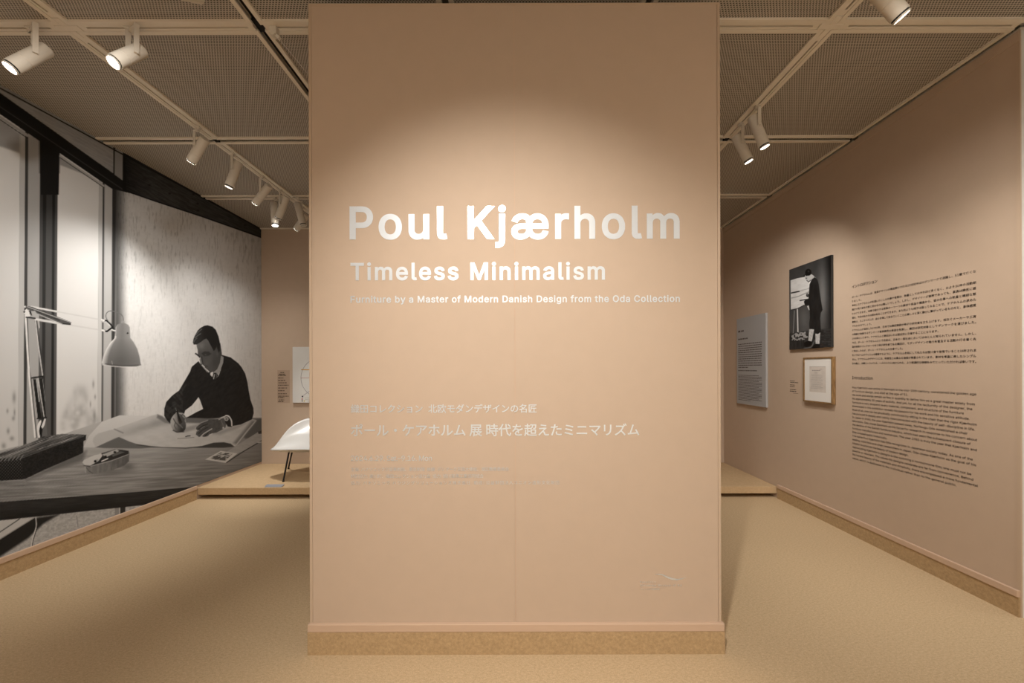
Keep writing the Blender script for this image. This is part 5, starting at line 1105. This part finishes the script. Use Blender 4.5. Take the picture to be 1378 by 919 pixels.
# hair
hair = [(264.6, 463.6), (260.6, 463.6), (259.5, 460.6), (260.4, 456), (262.2, 451.6), (266.1, 444.6), (270, 441), (274.8, 438.4), (279.2, 437.6), (286.1, 439.6), (290.5, 443.9), (294, 452.6), (295.8, 460.5), (296, 471), (294.4, 475), (293, 469.5), (291.6, 465.4), (289.8, 470), (287.6, 472.4),
        (285.4, 468), (283.5, 464.6), (280.4, 458.9), (277.6, 455.6), (274, 457.2), (270.5, 460)]
p.poly(hair, lambda x, y: 34 + lerp(x, 276, 262, 0, 34) * (0.4 + 0.9 * vnoise((x + 0.6 * y) / 1.6, (y - 0.6 * x) / 6.0, 111)), 0.7)
p.line([(264, 450), (267.5, 446), (271.5, 443)], 1.1, 118, 0.9, a=0.8)
p.line([(263, 454.5), (266, 451.5), (270, 449)], 1.1, 122, 0.9, a=0.8)
p.line([(261, 460), (262.6, 457), (265, 455)], 1.1, 112, 0.9, a=0.8)
# collar and tie
p.poly([(297.4, 478.6), (301, 480.4), (300.4, 488), (296, 499.6), (293.4, 505), (287, 500.8), (292.2, 496.8), (296, 488)], 150, 0.7)
p.poly([(283.2, 501.4), (286.6, 500.2), (287.6, 503), (285.4, 507), (283, 504.4)], 226, 0.6)
p.poly([(286.6, 502.6), (290.6, 501.4), (294, 505.4), (290, 509.4), (287.4, 511)], 44, 0.6)
p.line([(288.6, 504), (287.4, 509.6)], 1.3, 172, 0.6)
p.line([(291.4, 503.6), (291.8, 507.4)], 0.8, 104, 0.6)
# drawing hand with the pencil
hand = [(229.3, 568.5), (231, 562), (236.5, 555.8), (241.3, 554.8), (247, 557.6), (249.6, 561), (248.6, 565.6), (250.2, 571), (249.5, 577), (247, 580.2), (241.3, 581.8), (235.7, 581), (231, 575.2)]
p.poly(hand, lambda x, y: 172 - lerp(x, 233, 244, 0, 92) - lerp(y, 570, 581, 0, 34), 0.7, smooth=True)
p.line([(233.4, 563.5), (236, 568), (241, 574)], 1.2, 70, 0.8)
p.line([(236, 568.5), (234.6, 573), (237, 577)], 1.0, 84, 0.8)
p.poly([(238, 555.6), (240, 556), (245.5, 568), (242, 571.5), (239.5, 566)], 48, 0.9)
p.line([(237.6, 551.5), (239.6, 558), (242.5, 566)], 1.8, 22, 0.7)
p.line([(236.2, 549), (237.4, 552.5)], 0.8, 120, 0.6)
p.line([(241.6, 571), (245.6, 575.5)], 1.3, 118, 0.9)
p.line([(241.6, 556), (244.6, 557.2)], 1.1, 196, 0.7)
p.line([(246, 559.4), (248.4, 562)], 1.6, 150, 0.9)
p.line([(233, 579), (238, 581.6), (247.5, 581)], 1.2, 60, 0.9)
# resting hand, watch and cuff
hand2 = [(281.2, 564.4), (294.8, 563.9), (299.6, 561.6), (305.2, 567), (303.6, 575.2), (298.8, 578.2), (291.6, 582), (286.6, 583), (283, 584.2), (278.9, 587.2), (274, 588), (271.4, 586.8), (267.7, 588), (263.6, 584.6), (264.4, 581), (266, 579), (263.6, 577.4), (264.4, 573.6), (270.6, 568.4), (276.5, 565.6)]
p.poly(hand2, lambda x, y: 78 + 22 * (fnoise(x / 2.2, y / 2.2, 121) - 0.5) + lerp(x, 300, 296, 10, 0), 0.7)
p.line([(264.4, 573.8), (270.6, 568.8), (279.6, 565.4)], 1.2, 150, 0.7)
p.line([(266.4, 577.6), (272.5, 573.2), (279.5, 570.6)], 1.0, 44, 0.7)
p.line([(267.4, 583.4), (272.4, 578.6), (280, 574.6)], 1.0, 46, 0.7)
p.line([(264.6, 580.6), (267.2, 579.2)], 1.2, 140, 0.7)
p.line([(270, 577), (275.4, 573.6)], 0.9, 116, 0.7)
p.line([(270.8, 586.8), (274.4, 583.4), (280.2, 579.8), (285, 577)], 1.5, 176, 0.7)
p.line([(276, 586.6), (280, 582.4)], 1.4, 48, 0.8)
p.line([(281.6, 585.4), (285.6, 583.6)], 1.2, 196, 0.7)
p.line([(294.6, 564.6), (299, 562.4), (302.5, 561.2)], 1.2, 168, 0.7)
p.line([(297.6, 566), (300.4, 572), (299.6, 577)], 1.3, 116, 1.0, a=0.8)
p.poly([(303, 559), (309.6, 562), (312.6, 568), (312, 574.6), (306.5, 574), (303, 568)], 34, 0.8)
p.ell(304.8, 563.8, 2.7, 2.7, 176, 0.7)
p.ell(304.8, 563.8, 1.6, 1.6, 112, 0.6)
p.ell(300.6, 575.6, 1.2, 1.2, 190, 0.6)
p.line([(303.4, 559.6), (306.6, 559.4), (309.8, 562.6), (311.6, 567), (312, 572.6)], 1.8, 208, 0.7, smooth=True)

mural_m = print_material('mural_paper')
mural = print_mesh('wall_mural', U, Vz, lambda u, v: np.stack([np.full_like(u, MX), u, v], 1), p.T, mural_m)
tag(mural, 'huge black and white photo mural of a man drawing at a desk', 'mural')

# ------------------------------------------------------------------ photograph of a painter on the right wall
PF = XR - 0.022                  # face of the board
ya, yb_ = 3.185, 3.668
za, zb = 1.432, 2.170
photo = thing('photo_board', (XR - 0.011, (ya + yb_) / 2, za), 'black and white photo board of a man standing at an easel, on the right wall', 'photograph')
MB().box(PF + 0.0004, XR - 0.002, ya, yb_, za, zb).build('board', M['dark'], photo)
U = np.linspace(yb_, ya, 230)
Vz = np.linspace(za, zb, 350)
uu, vv = np.meshgrid(U, Vz, indexing='ij')
DX = 693.0 + FPX * PF / uu.ravel()
DY = 496.0 - FPX * (vv.ravel() - CAM_Z) / uu.ravel()
DX, DY = DX + ROLL * (DY - 496.0), DY - ROLL * (DX - 693.0)
p = Paint(DX, DY, 70)
p.T[:] = 74 - lerp(DX, 1106, 1121, 0, 44) - lerp(DY, 400, 350, 0, 14) + 12 * (fnoise(DX / 6, DY / 8, 7) - 0.5)
p.blob(1107, 398, 6, 36, 128, 0.75)
p.blob(1082, 430, 7, 16, 104, 0.7)
p.poly([(1060, 449), (1125, 441), (1125, 475), (1060, 478)], lambda x, y: 52 + 46 * (fnoise(x / 3, y / 1.2, 9) - 0.5), 3)
p.poly([(1063.8, 377.3), (1073.3, 374.3), (1082, 372.7), (1090, 372), (1090, 408), (1082, 410.4), (1073.3, 415), (1064.2, 417.4)], lambda x, y: 216 + 26 * (fnoise(x / 5, (y + 0.35 * x) / 2.0, 13) - 0.5), 0.6)
p.line([(1065, 394.2), (1075.6, 392)], 1.7, 46, 0.5)
p.line([(1076, 391.6), (1089, 388)], 1.0, 170, 0.8)
p.line([(1065.5, 401), (1074, 399), (1088, 393)], 1.2, 150, 0.9)
p.line([(1064.4, 417), (1073.4, 415), (1082, 410.6)], 0.8, 30, 0.5)
p.line([(1073, 416.4), (1073.8, 448)], 1.7, 205, 0.5)
p.line([(1069, 418), (1068.4, 430), (1067.4, 448)], 0.8, 150, 0.5)
p.poly([(1065.7, 457.5), (1065, 452), (1072.5, 447), (1084, 446.4), (1084.9, 452), (1088.5, 452.8), (1082, 457), (1066.4, 459.4)], lambda x, y: 158 - 110 * (vnoise(x / 1.8, y / 1.4, 15) > 0.58), 0.6)
p.poly([(1065, 459.4), (1082, 457.2), (1083, 470), (1064.6, 472.5)], lambda x, y: 36 + 26 * (vnoise(x / 1.2, y / 8, 17)), 0.7)
p.poly([(1089, 443), (1095.8, 442.2), (1092.4, 459.8), (1087.6, 459.2)], lambda x, y: 190 + 40 * (vnoise(x / 0.9, y / 1.6, 19) - 0.6), 0.5)
p.poly([(1097.2, 449), (1103.8, 447.4), (1102.6, 464), (1097.6, 463.6)], lambda x, y: 190 + 40 * (vnoise(x / 0.9, y / 1.6, 23) - 0.6), 0.5)
p.poly([(1082, 461), (1088, 458.6), (1092.4, 459.4), (1092.6, 464), (1086, 467), (1082, 466)], 24, 0.7)
p.poly([(1094.6, 465), (1097.6, 462.6), (1102.8, 463), (1103.6, 467.6), (1096, 469.5), (1090, 469)], 22, 0.7)
p.line([(1082, 469), (1092, 467), (1096.5, 458)], 1.6, 112, 1.0, a=0.7)
p.poly([(1096, 372.5), (1097.6, 373.6), (1090, 386), (1088.4, 386), (1089, 380), (1092, 375.6)], 236, 0.5)
p.poly([(1083.2, 370.5), (1088.5, 367.6), (1093, 369.5), (1096, 372), (1091.6, 376.4), (1088.6, 379.8), (1085.2, 377.6), (1083.8, 374.4)], 188, 0.6)
p.blob(1085, 374.4, 1.0, 0.9, 40, 0.9)
p.line([(1085.8, 377.4), (1088.2, 379.4), (1090.8, 377)], 1.0, 60, 0.6)
p.ell(1087.8, 366.4, 4.2, 4.6, 26, 0.7)
p.ell(1085.4, 369.4, 1.7, 2.0, 30, 0.7)
p.line([(1081.2, 372), (1082.8, 370.2)], 1.6, 40, 0.6)
p.blob(1088, 365.2, 1.0, 1.0, 90, 0.7)
coat = [(1096.4, 372.8), (1100, 376.6), (1101.8, 382.6), (1104.5, 402.5), (1107, 417), (1104.6, 421), (1103.7, 427.8), (1104.6, 446.4), (1101, 449.4), (1097.7, 449), (1095.4, 443.2), (1089.3, 442.5), (1088.9, 434), (1090, 427), (1089.3, 416.4), (1088.5, 411), (1083.2, 411), (1081.7, 405.8), (1084, 403.4), (1087.7, 401), (1088.5, 394.8), (1089.3, 382.8), (1092.3, 375.8)]
p.poly(coat, lambda x, y: 36 + 14 * (vnoise(x / 1.5, y / 7, 27) - 0.4), 0.6)
p.poly([(1086, 412), (1088.2, 411), (1089.4, 417), (1088.6, 417.4)], 200, 0.5)
p.poly([(1080.5, 401.5), (1088, 400.2), (1088, 402.8), (1080, 404)], 228, 0.5)
p.line([(1076.6, 404.4), (1088.5, 402.4)], 1.4, 36, 0.5)
p.ell(1086.6, 397.2, 1.8, 2.6, 56, 0.6)
p.line([(1085.6, 395), (1087, 397)], 0.9, 120, 0.5)
pm_ = print_material('photo_paper', (1.0, 1.0, 1.0), 0.35)
print_mesh('print', U, Vz, lambda u, v: np.stack([np.full_like(u, PF), u, v], 1), p.T, pm_, photo)

# ------------------------------------------------------------------ framed certificate, text board, captions on the right wall
ya, yb_ = 3.164, 3.486
za, zb = 0.972, 1.355
fr = thing('framed_certificate', (XR - 0.014, (ya + yb_) / 2, za), 'small wooden framed typed document below the easel photo board', 'framed document')
M['oak'] = noisy('oak_frame', (0.17, 0.095, 0.04), (0.34, 0.205, 0.09), scale=(1, 1, 0.15), nscale=120, rough=0.5)
M['mat'] = mat('mat_card', (0.80, 0.77, 0.73), 0.85)
M['paper'] = noisy('old_paper', (0.60, 0.54, 0.49), (0.68, 0.62, 0.56), nscale=20, rough=0.85)
fd, fw_ = 0.030, 0.013
f = MB()
for (p0, p1, q0, q1) in ((ya, yb_, zb - fw_, zb), (ya, yb_, za, za + fw_), (ya, ya + fw_, za + fw_, zb - fw_), (yb_ - fw_, yb_, za + fw_, zb - fw_)):
    f.box(XR - fd, XR - 0.002, p0, p1, q0, q1)
f.build('frame', M['oak'], fr, False, 0.0015)
MB().box(XR - fd + 0.006, XR - 0.004, ya + fw_, yb_ - fw_, za + fw_, zb - fw_).build('mat_card', M['mat'], fr)
dy0, dy1, dz0, dz1 = ya + 0.072, yb_ - 0.070, za + 0.090, zb - 0.078
doc = MB().box(XR - fd + 0.0052, XR - fd + 0.0062, dy0, dy1, dz0, dz1).build('document', M['paper'], fr)
rows = [(0.03, 0.125, 0.178, 0.007, 1), (0.115, 0.14, 0.189, 0.004, 2), (0.06, 0.095, 0.158, 0.0035, 3)]
rows += [(0.02, 0.15 - 0.02 * ((i * 7) % 3 == 0), 0.145 - i * 0.0105, 0.0022, 10 + i) for i in range(12)]
rows += [(0.0, dy1 - dy0, dz1 - dz0 - 0.004, 0.0025, 40)]
place('typing', bars_geo(rows), (XR - fd + 0.0048, dy1, dz0), RIGHT, mat('typed_ink', (0.34, 0.30, 0.28), 0.9), doc)

ya, yb_ = 4.012, 4.535
za, zb = 0.866, 1.822
tb = thing('text_board', (XR - 0.012, (ya + yb_) / 2, za), 'tall pale grey text board on the right wall, nearest the far corner', 'text board')
M['grey_board'] = mat('grey_board', (0.43, 0.425, 0.43), 0.7)
MB().box(XR - 0.024, XR - 0.003, ya, yb_, za, zb).build('board', M['grey_board'], tb, False, 0.001)
rows = [(0.03, 0.15, 0.80, 0.020, 1), (0.03, 0.22, 0.715, 0.015, 2), (0.03, 0.38, 0.365, 0.010, 3)]
rows += [(0.03, 0.46 - (0.24 if i == 11 else 0.0), 0.660 - i * 0.0235, 0.0095, 20 + i) for i in range(12)]
rows += [(0.03, 0.46 - 0.05 * ((i * 5) % 4 == 0) - (0.2 if i == 18 else 0), 0.315 - i * 0.0152, 0.0062, 50 + i) for i in range(19)]
place('lettering', bars_geo(rows), (XR - 0.0245, yb_, za), RIGHT, M['ink_grey'], tb)

M['caption'] = mat('caption_film', (0.47, 0.345, 0.255), 0.7)


def caption(origin, axes, wd, ht, rows, label):
    o = MB()
    a, b = axes
    n = a.cross(b)
    og = Vector(origin)
    o.obox(og + a * wd / 2 + b * ht / 2 - n * 0.0006, a, b, n, wd / 2, ht / 2, 0.0006)
    t = thing('caption_label', og + a * wd / 2, label, 'caption label', 'small caption labels on the walls')
    o.build('card', M['caption'] if 'diagram' in label else M['wall'], t)
    place('lettering', bars_geo(rows), og + n * 0.0006, axes, M['ink'] if 'diagram' not in label else M.setdefault('ink_brown', mat('brown_print', (0.15, 0.105, 0.075), 0.8)), t)


y_l = W0 / (1062.5 - 693.0)
caption((XR - 0.0014, y_l, 1.020), RIGHT, 0.125, 0.135, [(0.008, 0.075, 0.122, 0.005, 1), (0.012, 0.116, 0.108, 0.006, 2), (0.008, 0.072, 0.085, 0.006, 3), (0.008, 0.07, 0.069, 0.0055, 4), (0.01, 0.088, 0.043, 0.0065, 5), (0.006, 0.09, 0.027, 0.007, 6), (0.05, 0.118, 0.012, 0.003, 7)],
        'tiny caption label on the right wall beside the framed document')
yw = YB - 0.0014


def bx_(px, d=yw):
    return (px - 693.0) / FPX * d


def bz_(py, d=yw):
    return CAM_Z - (py - 496.0) / FPX * d


rows = []
for i, (py, a, b) in enumerate([(500.3, 4, 9), (502.5, 2, 10), (504, 1, 11.5), (507.5, 1, 8), (510.8, 1, 10.5), (514, 1.4, 12.5), (517.3, 1, 15), (521, 1, 13), (524.6, 1, 9.5), (528.7, 1, 13.5), (532, 1, 15), (533.8, 1, 9), (537, 2, 9), (539.2, 1, 8)]):
    rows.append((a * yw / FPX, b * yw / FPX, bz_(py + 0.9) - bz_(541.4), 0.0115, 60 + i))
caption((bx_(373.3), yw, bz_(541.4)), FRONT, 16.6 * yw / FPX, (541.4 - 497.3) * yw / FPX, rows, 'small dull caption label on the back wall left of the white diagram')

# ------------------------------------------------------------------ white diagram board on the back wall
dp = YB - 0.030
x0, z0, z1 = bx_(393.7, dp), bz_(541.2, dp), bz_(466, dp)
x1 = x0 + 0.72
M['white_board'] = mat('white_board', (0.70, 0.685, 0.655), 0.6)
db = thing('diagram_board', (x0 + 0.36, YB - 0.015, z0), 'white board with a curved line diagram on the back wall above the shell chair', 'diagram board')
MB().box(x0, x1, dp, YB - 0.004, z0, z1).build('board', M['white_board'], db, False, 0.001)


def dline(name, pts, wd, col, nm):
    m = MB()
    for a, b in zip(pts[:-1], pts[1:]):
        a, b = Vector((bx_(a[0], dp), dp - 0.0006, bz_(a[1], dp))), Vector((bx_(b[0], dp), dp - 0.0006, bz_(b[1], dp)))
        t = (b - a).normalized()
        n = Vector((-t.z, 0, t.x)) * wd / 2
        m.add([a - n - t * wd * 0.2, b - n + t * wd * 0.2, b + n + t * wd * 0.2, a + n - t * wd * 0.2], [(0, 1, 2, 3)])
    return m.build(name, M.setdefault(nm, mat(nm, col, 0.8)), db)


arc = [(432 + 27 * math.cos(math.radians(a)), 507.7 - 27 * math.sin(math.radians(a))) for a in range(40, 321, 8)]
dline('curve', arc, 0.006, (0.36, 0.33, 0.34), 'graphite_line')
dline('diagonal', [(406.5, 532.5), (417, 525.3), (440, 508)], 0.006, (0.36, 0.33, 0.34), 'graphite_line')
dline('bar', [(405.6, 496.6), (440, 496.9)], 0.011, (0.62, 0.36, 0.08), 'ochre_line')
dline('bar', [(404.6, 507.9), (440, 507.5)], 0.007, (0.52, 0.34, 0.29), 'pink_line')
for (px, py, r, nm, col) in ((407, 532.8, 0.010, 'black_spot', (0.02, 0.02, 0.03)), (406.6, 536.2, 0.008, 'red_spot', (0.42, 0.05, 0.04)), (406.6, 538.7, 0.008, 'black_spot', (0.02, 0.02, 0.03)), (409.4, 538.9, 0.008, 'yellow_spot', (0.62, 0.45, 0.08))):
    c = Vector((bx_(px, dp), dp - 0.0007, bz_(py, dp)))
    m = MB()
    m.add([c + Vector((r * math.cos(k * PI / 8), 0, r * math.sin(k * PI / 8))) for k in range(16)], [tuple(range(16))])
    m.build('spot', M.setdefault(nm, mat(nm, col, 0.8)), db)
place('lettering', bars_geo([(0, 0.05, 0.038, 0.006, 3), (0.03, 0.085, 0.0, 0.006, 4), (0, 0.09, 0.018, 0.006, 6)]), (bx_(410.5, dp), dp - 0.0006, bz_(539.4, dp)), FRONT, mat('faint_print', (0.45, 0.42, 0.36), 0.9), db)

# ------------------------------------------------------------------ white shell chair on the platform
CX, CW = -2.165, 0.42
ch = thing('shell_chair', (CX, 4.34, PZ), 'white moulded shell lounge chair on thin black legs, partly hidden by the title wall', 'chair')
NU, NV = 48, 28
vs, fs = [], []
for i in range(NU + 1):
    u = -1 + 2 * i / NU
    au = abs(u)
    hz = 0.268 * (1 - au ** 5.5)
    yf = 4.05 + 0.15 * au ** 2.4
    yb2 = 4.62 - 0.34 * au ** 2.2
    zf = 0.447 - 0.034 * au ** 2
    for j in range(NV + 1):
        v = j / NV
        bowl = -0.075 * (1 - au ** 3) * math.sin(PI * min(v / 0.72, 1.0)) ** 1.2
        lift = hz * v ** 2.6
        y = yf + (yb2 - yf) * (v ** 0.9)
        vs.append((CX + u * CW * (1 + 0.04 * math.sin(PI * v)), y, zf + lift + bowl))
for i in range(NU):
    for j in range(NV):
        a = i * (NV + 1) + j
        fs.append((a, a + NV + 1, a + NV + 2, a + 1))
m = MB()
m.add(vs, fs)
M['shell'] = mat('white_shell', (0.66, 0.65, 0.63), 0.28, 0, 0.5)
sh = m.build('shell', M['shell'], ch)
for q in sh.data.polygons:
    q.use_smooth = True
md = sh.modifiers.new('thickness', 'SOLIDIFY')
md.thickness = 0.011
md.offset = 0
M['black_steel'] = mat('black_steel', (0.015, 0.014, 0.013), 0.4, 0.3)
for sx in (-1, 1):
    for (tx, ty, tz, qx, qy) in ((-2.388, 4.205, 0.415, -2.379, 4.08), (-2.455, 4.395, 0.405, -2.628, 4.61)):
        top, foot = Vector((tx, ty, tz)), Vector((qx, qy, PZ))
        if sx > 0:
            top.x, foot.x = 2 * CX - top.x, 2 * CX - foot.x
        g = MB().cyl(foot + Vector((0, 0, 0.012)), top, 0.0085, 0.0085, 12)
        g.cyl(foot + Vector((0, 0, 0.0006)), foot + Vector((0, 0, 0.014)), 0.012, 0.011, 12)
        g.build('leg', M['black_steel'], ch, True)

# small information plate lying on the platform
yn, yf_ = FPX * (CAM_Z - PZ) / (655.6 - 496.0), FPX * (CAM_Z - PZ) / (652.2 - 496.0)
yn = max(yn, 3.890)
xs = [((355.3 - 693) / FPX * yn, yn, 0.004), ((378.3 - 693) / FPX * yn, yn, 0.004), ((382.2 - 693) / FPX * yf_, yf_, 0.011), ((359 - 693) / FPX * yf_, yf_, 0.011)]
m = MB()
m.add([(x, y, PZ) for x, y, h in xs] + [(x, y, PZ + h) for x, y, h in xs], [(3, 2, 1, 0), (4, 5, 6, 7), (0, 1, 5, 4), (1, 2, 6, 5), (2, 3, 7, 6), (3, 0, 4, 7)])
o = m.build('information_plate', mat('plate_grey', (0.36, 0.38, 0.44), 0.35, 0.2))
tag(o, 'small blue-grey information plate on the platform edge in front of the shell chair', 'label plate')


# ------------------------------------------------------------------ spotlights
def px_at(px, py, d):
    return Vector(((px - 693.0) / FPX * d, d, CAM_Z - (py - 496.0) / FPX * d))


def spotlight(at, back, front, dia, label, arms=1, lit=True, group='slim spotlights on the left ceiling track', watts=0, size=50, blend=0.9, target=None, side=1):
    """at: point on the track; back, front: ends of the barrel"""
    at, back, front = Vector(at), Vector(back), Vector(front)
    t = thing('spotlight', at, label, 'spotlight', group)
    d = (front - back)
    ln = d.length
    d.normalize()
    r = dia / 2
    MB().lathe(back, front, [(0, r * 0.86), (0.03, r * 0.98), (0.62, r), (0.622, r * 0.955), (0.635, r * 0.955), (0.637, r), (0.93, r)], 36).build('barrel', M['lamp'], t, True)
    MB().lathe(back + d * ln * 0.93, back + d * ln * 0.965, [(0, r * 0.90), (1, r * 0.90)], 32).build('ring', M['dark'], t, True)
    bz = MB().lathe(back + d * ln * 0.965, front, [(0, r * 0.92), (1, r * 0.92), (1, r * 0.80), (0.3, r * 0.78)], 36, False)
    bz.build('bezel', M['lamp'], t, True)
    MB().lathe(back + d * (ln - 0.014), back + d * (ln - 0.005), [(0, r * 0.80), (1, r * 0.80)], 32).build('lens', M['lens_on'] if lit else M['lens_off'], t)
    # track adapter, stem, yoke
    hz = Vector((0, 0, 1)).cross(d)
    hz = hz.normalized() if hz.length > 1e-3 else Vector((1, 0, 0))
    piv = back + d * ln * 0.34
    g = MB().cyl(at + Vector((0, 0, 0.012)), at - Vector((0, 0, 0.018)), dia * 0.20, dia * 0.20, 20)
    g.obox(at + Vector((0, 0, 0.004)), (1, 0, 0), (0, 1, 0), (0, 0, 1), 0.016, 0.016, 0.008)
    g.build('adapter', M['lamp'], t, True)
    y = MB()
    sides = (1, -1) if arms == 2 else (side,)
    barz = at.z - 0.022
    ends = []
    for s_ in sides:
        e = piv + hz * (s_ * (r + 0.006))
        topp = Vector((e.x, e.y, barz))
        ends.append(topp)
        c = (e + topp) / 2
        y.obox(c, hz, d.cross(hz).cross(Vector((0, 0, 1))).normalized() if False else Vector((0, 0, 1)).cross(hz), (0, 0, 1), 0.003, dia * 0.15, abs(topp.z - e.z) / 2 + 0.008)
        y.cyl(e - hz * 0.007 * s_, e + hz * 0.006 * s_, dia * 0.13, dia * 0.13, 16)
    a0 = Vector((at.x, at.y, barz))
    for e in ends:
        v = (e - a0)
        if v.length > 1e-4:
            vd = v.normalized()
            y.obox((a0 + e) / 2, vd, Vector((0, 0, 1)).cross(vd), (0, 0, 1), v.length / 2 + 0.003, dia * 0.15, 0.003)
    y.build('yoke', M['lamp'], t)
    if watts:
        tg = Vector(target) if target is not None else front + d
        spot('lamp_light', front + d * 0.015, tg, watts, size, blend, 0.03, WARM, t)
    return t


# ---- two bright lamps on the near cross track at the left
GL = 'bright lamps on the near left cross track'
d1 = px_at(13.7, 90, 1.90)
b1 = px_at(64.5, 64, 1.995)
spotlight((bx_(42.7, 1.993), 1.993, ZC), b1, d1, 0.067, 'lit cream spotlight at the far upper left, the outermost one', 2, True, GL, 26, 70, 1.0)
d2 = px_at(153, 83, 1.90)
b2 = px_at(192, 66, 2.0)
spotlight((bx_(175, 1.993), 1.993, ZC), b2, d2, 0.067, 'lit cream spotlight on the cross track, just right of the outermost lamp', 2, True, GL, 26, 70, 1.0)
d3 = Vector((-1.44, 1.66, 2.842 - 0.03))
spotlight((-1.40, 1.70, ZC), (-1.37, 1.73, 2.895), (-1.415, 1.585, 2.80), 0.068, 'spotlight at the top edge of the photo, only its underside in view', 1, False, 'large spotlights on the near ceiling')
# ---- slim lamps along the left track
T1, T2, T3, T4, T7 = 2.81, 3.15, 3.52, 3.79, 4.19


def slim(at, y, b, f, dy, label, **k):
    """b, f: barrel ends read at depth y; dy: how much deeper the front end lies"""
    B_ = px_at(b[0], b[1], y)
    F_ = px_at(f[0], f[1], y + dy)
    return spotlight(at, B_, F_, 0.066, label, **k)


slim((XT, T1, ZC), T1 + 0.02, (277, 185.5), (257.5, 217), 0.06, 'slim cream spotlight nearest the viewer on the left track', lit=True, watts=14, size=76, target=(XL, 3.25, 1.0))
slim((XT, T2, ZC), T2 + 0.02, (322, 217), (308.4, 251.4), 0.0, 'second slim spotlight along the left track, its lens edge glowing', lit=True, watts=60, size=84, target=(XL, 2.85, 1.15))
slim((XT, T3, ZC), T3 + 0.02, (363.2, 248.8), (343.2, 273.2), 0.07, 'third slim spotlight along the left track, above the dark beam of the mural', lit=True, watts=18, size=78, target=(XL, 4.25, 1.0))
slim((XT, T4, ZC), T4 + 0.02, (386, 264), (374.5, 294), 0.05, 'fourth slim spotlight along the left track, crossing in front of a glowing one', lit=True, watts=16, size=76, target=(XL, 3.5, 1.0))
slim((bx_(369.8, 3.969), 3.969, ZC), 3.969, (369.2, 272.4), (370.8, 303), -0.03, 'slim spotlight with a glowing lens hanging straight down from the far cross line', lit=True, watts=95, size=52, target=(-2.3, 4.45, 0.1), group='slim spotlights by the far cross line')
slim((bx_(401, 3.969), 3.969, ZC), 3.969, (400.5, 272.6), (409, 303.2), 0.0, 'slim spotlight by the far cross line leaning towards the title wall', lit=False, watts=6, size=60, target=(-1.7, YB, 0.8), group='slim spotlights by the far cross line')
slim((XT, T7, ZC), T7 + 0.02, (413, 289), (398.5, 308.5), 0.05, 'last slim spotlight on the left track, half hidden behind a leaning one', lit=True, watts=10, size=76, target=(XL, 4.6, 0.9))
# ---- right side
GR = 'slim spotlights on the right ceiling track'
slim((XT2, 2.60, ZC), 2.62, (1013.3, 158), (1030.3, 199), -0.01, 'upper of the two slim lit spotlights on the right track', lit=True, watts=22, size=80, target=(XR, 3.05, 0.9), group=GR, side=-1)
slim((XT2, 2.79, ZC), 2.81, (991, 184), (1008.7, 218.6), -0.01, 'lower of the two slim lit spotlights on the right track, by the title wall', lit=True, watts=46, size=84, target=(XR, 4.0, 1.2), group=GR, side=-1)
spotlight((XT2, 1.70, ZC), px_at(1172, -24, 1.64), px_at(1215.0, 25, 1.63), 0.068, 'large cream spotlight at the upper right, cut by the top of the photo', 2, True, 'large spotlights on the near ceiling', 40, 80, 1.0, (XR, 2.35, 0.7))
spotlight((2.06, 1.66, ZC), (2.10, 1.63, 2.93), (2.075, 1.60, 2.785), 0.07, 'spotlight at the top right corner of the photo, barely in view', 1, False, 'large spotlights on the near ceiling')

# ---- hanging hook and wire next to the title wall
hk = thing('ceiling_hook', (bx_(372, 1.993), 1.993, ZC), 'small cream track hook with a thin slanting wire, left of the title wall top', 'hook')
c = Vector(hk.location)
g = MB().obox(c - Vector((0.006, 0, 0.014)), (1, 0, 0), (0, 1, 0), (0, 0, 1), 0.016, 0.014, 0.022)
g.cyl(c - Vector((0.006, 0.016, 0.034)), c - Vector((0.006, -0.012, 0.034)), 0.012, 0.012, 16)
g.obox(c - Vector((-0.012, 0, 0.046)), (0.8, 0, -0.6), (0, 1, 0), (0.6, 0, 0.8), 0.012, 0.007, 0.007)
g.build('hook_body', M['lamp'], hk, True)
MB().tube([c + Vector((0.018, 0, -0.052)), Vector((-1.145, 2.18, 2.90)), Vector((-0.80, 2.75, 2.80))], 0.0013, 6).build('wire', M['chrome'], hk)
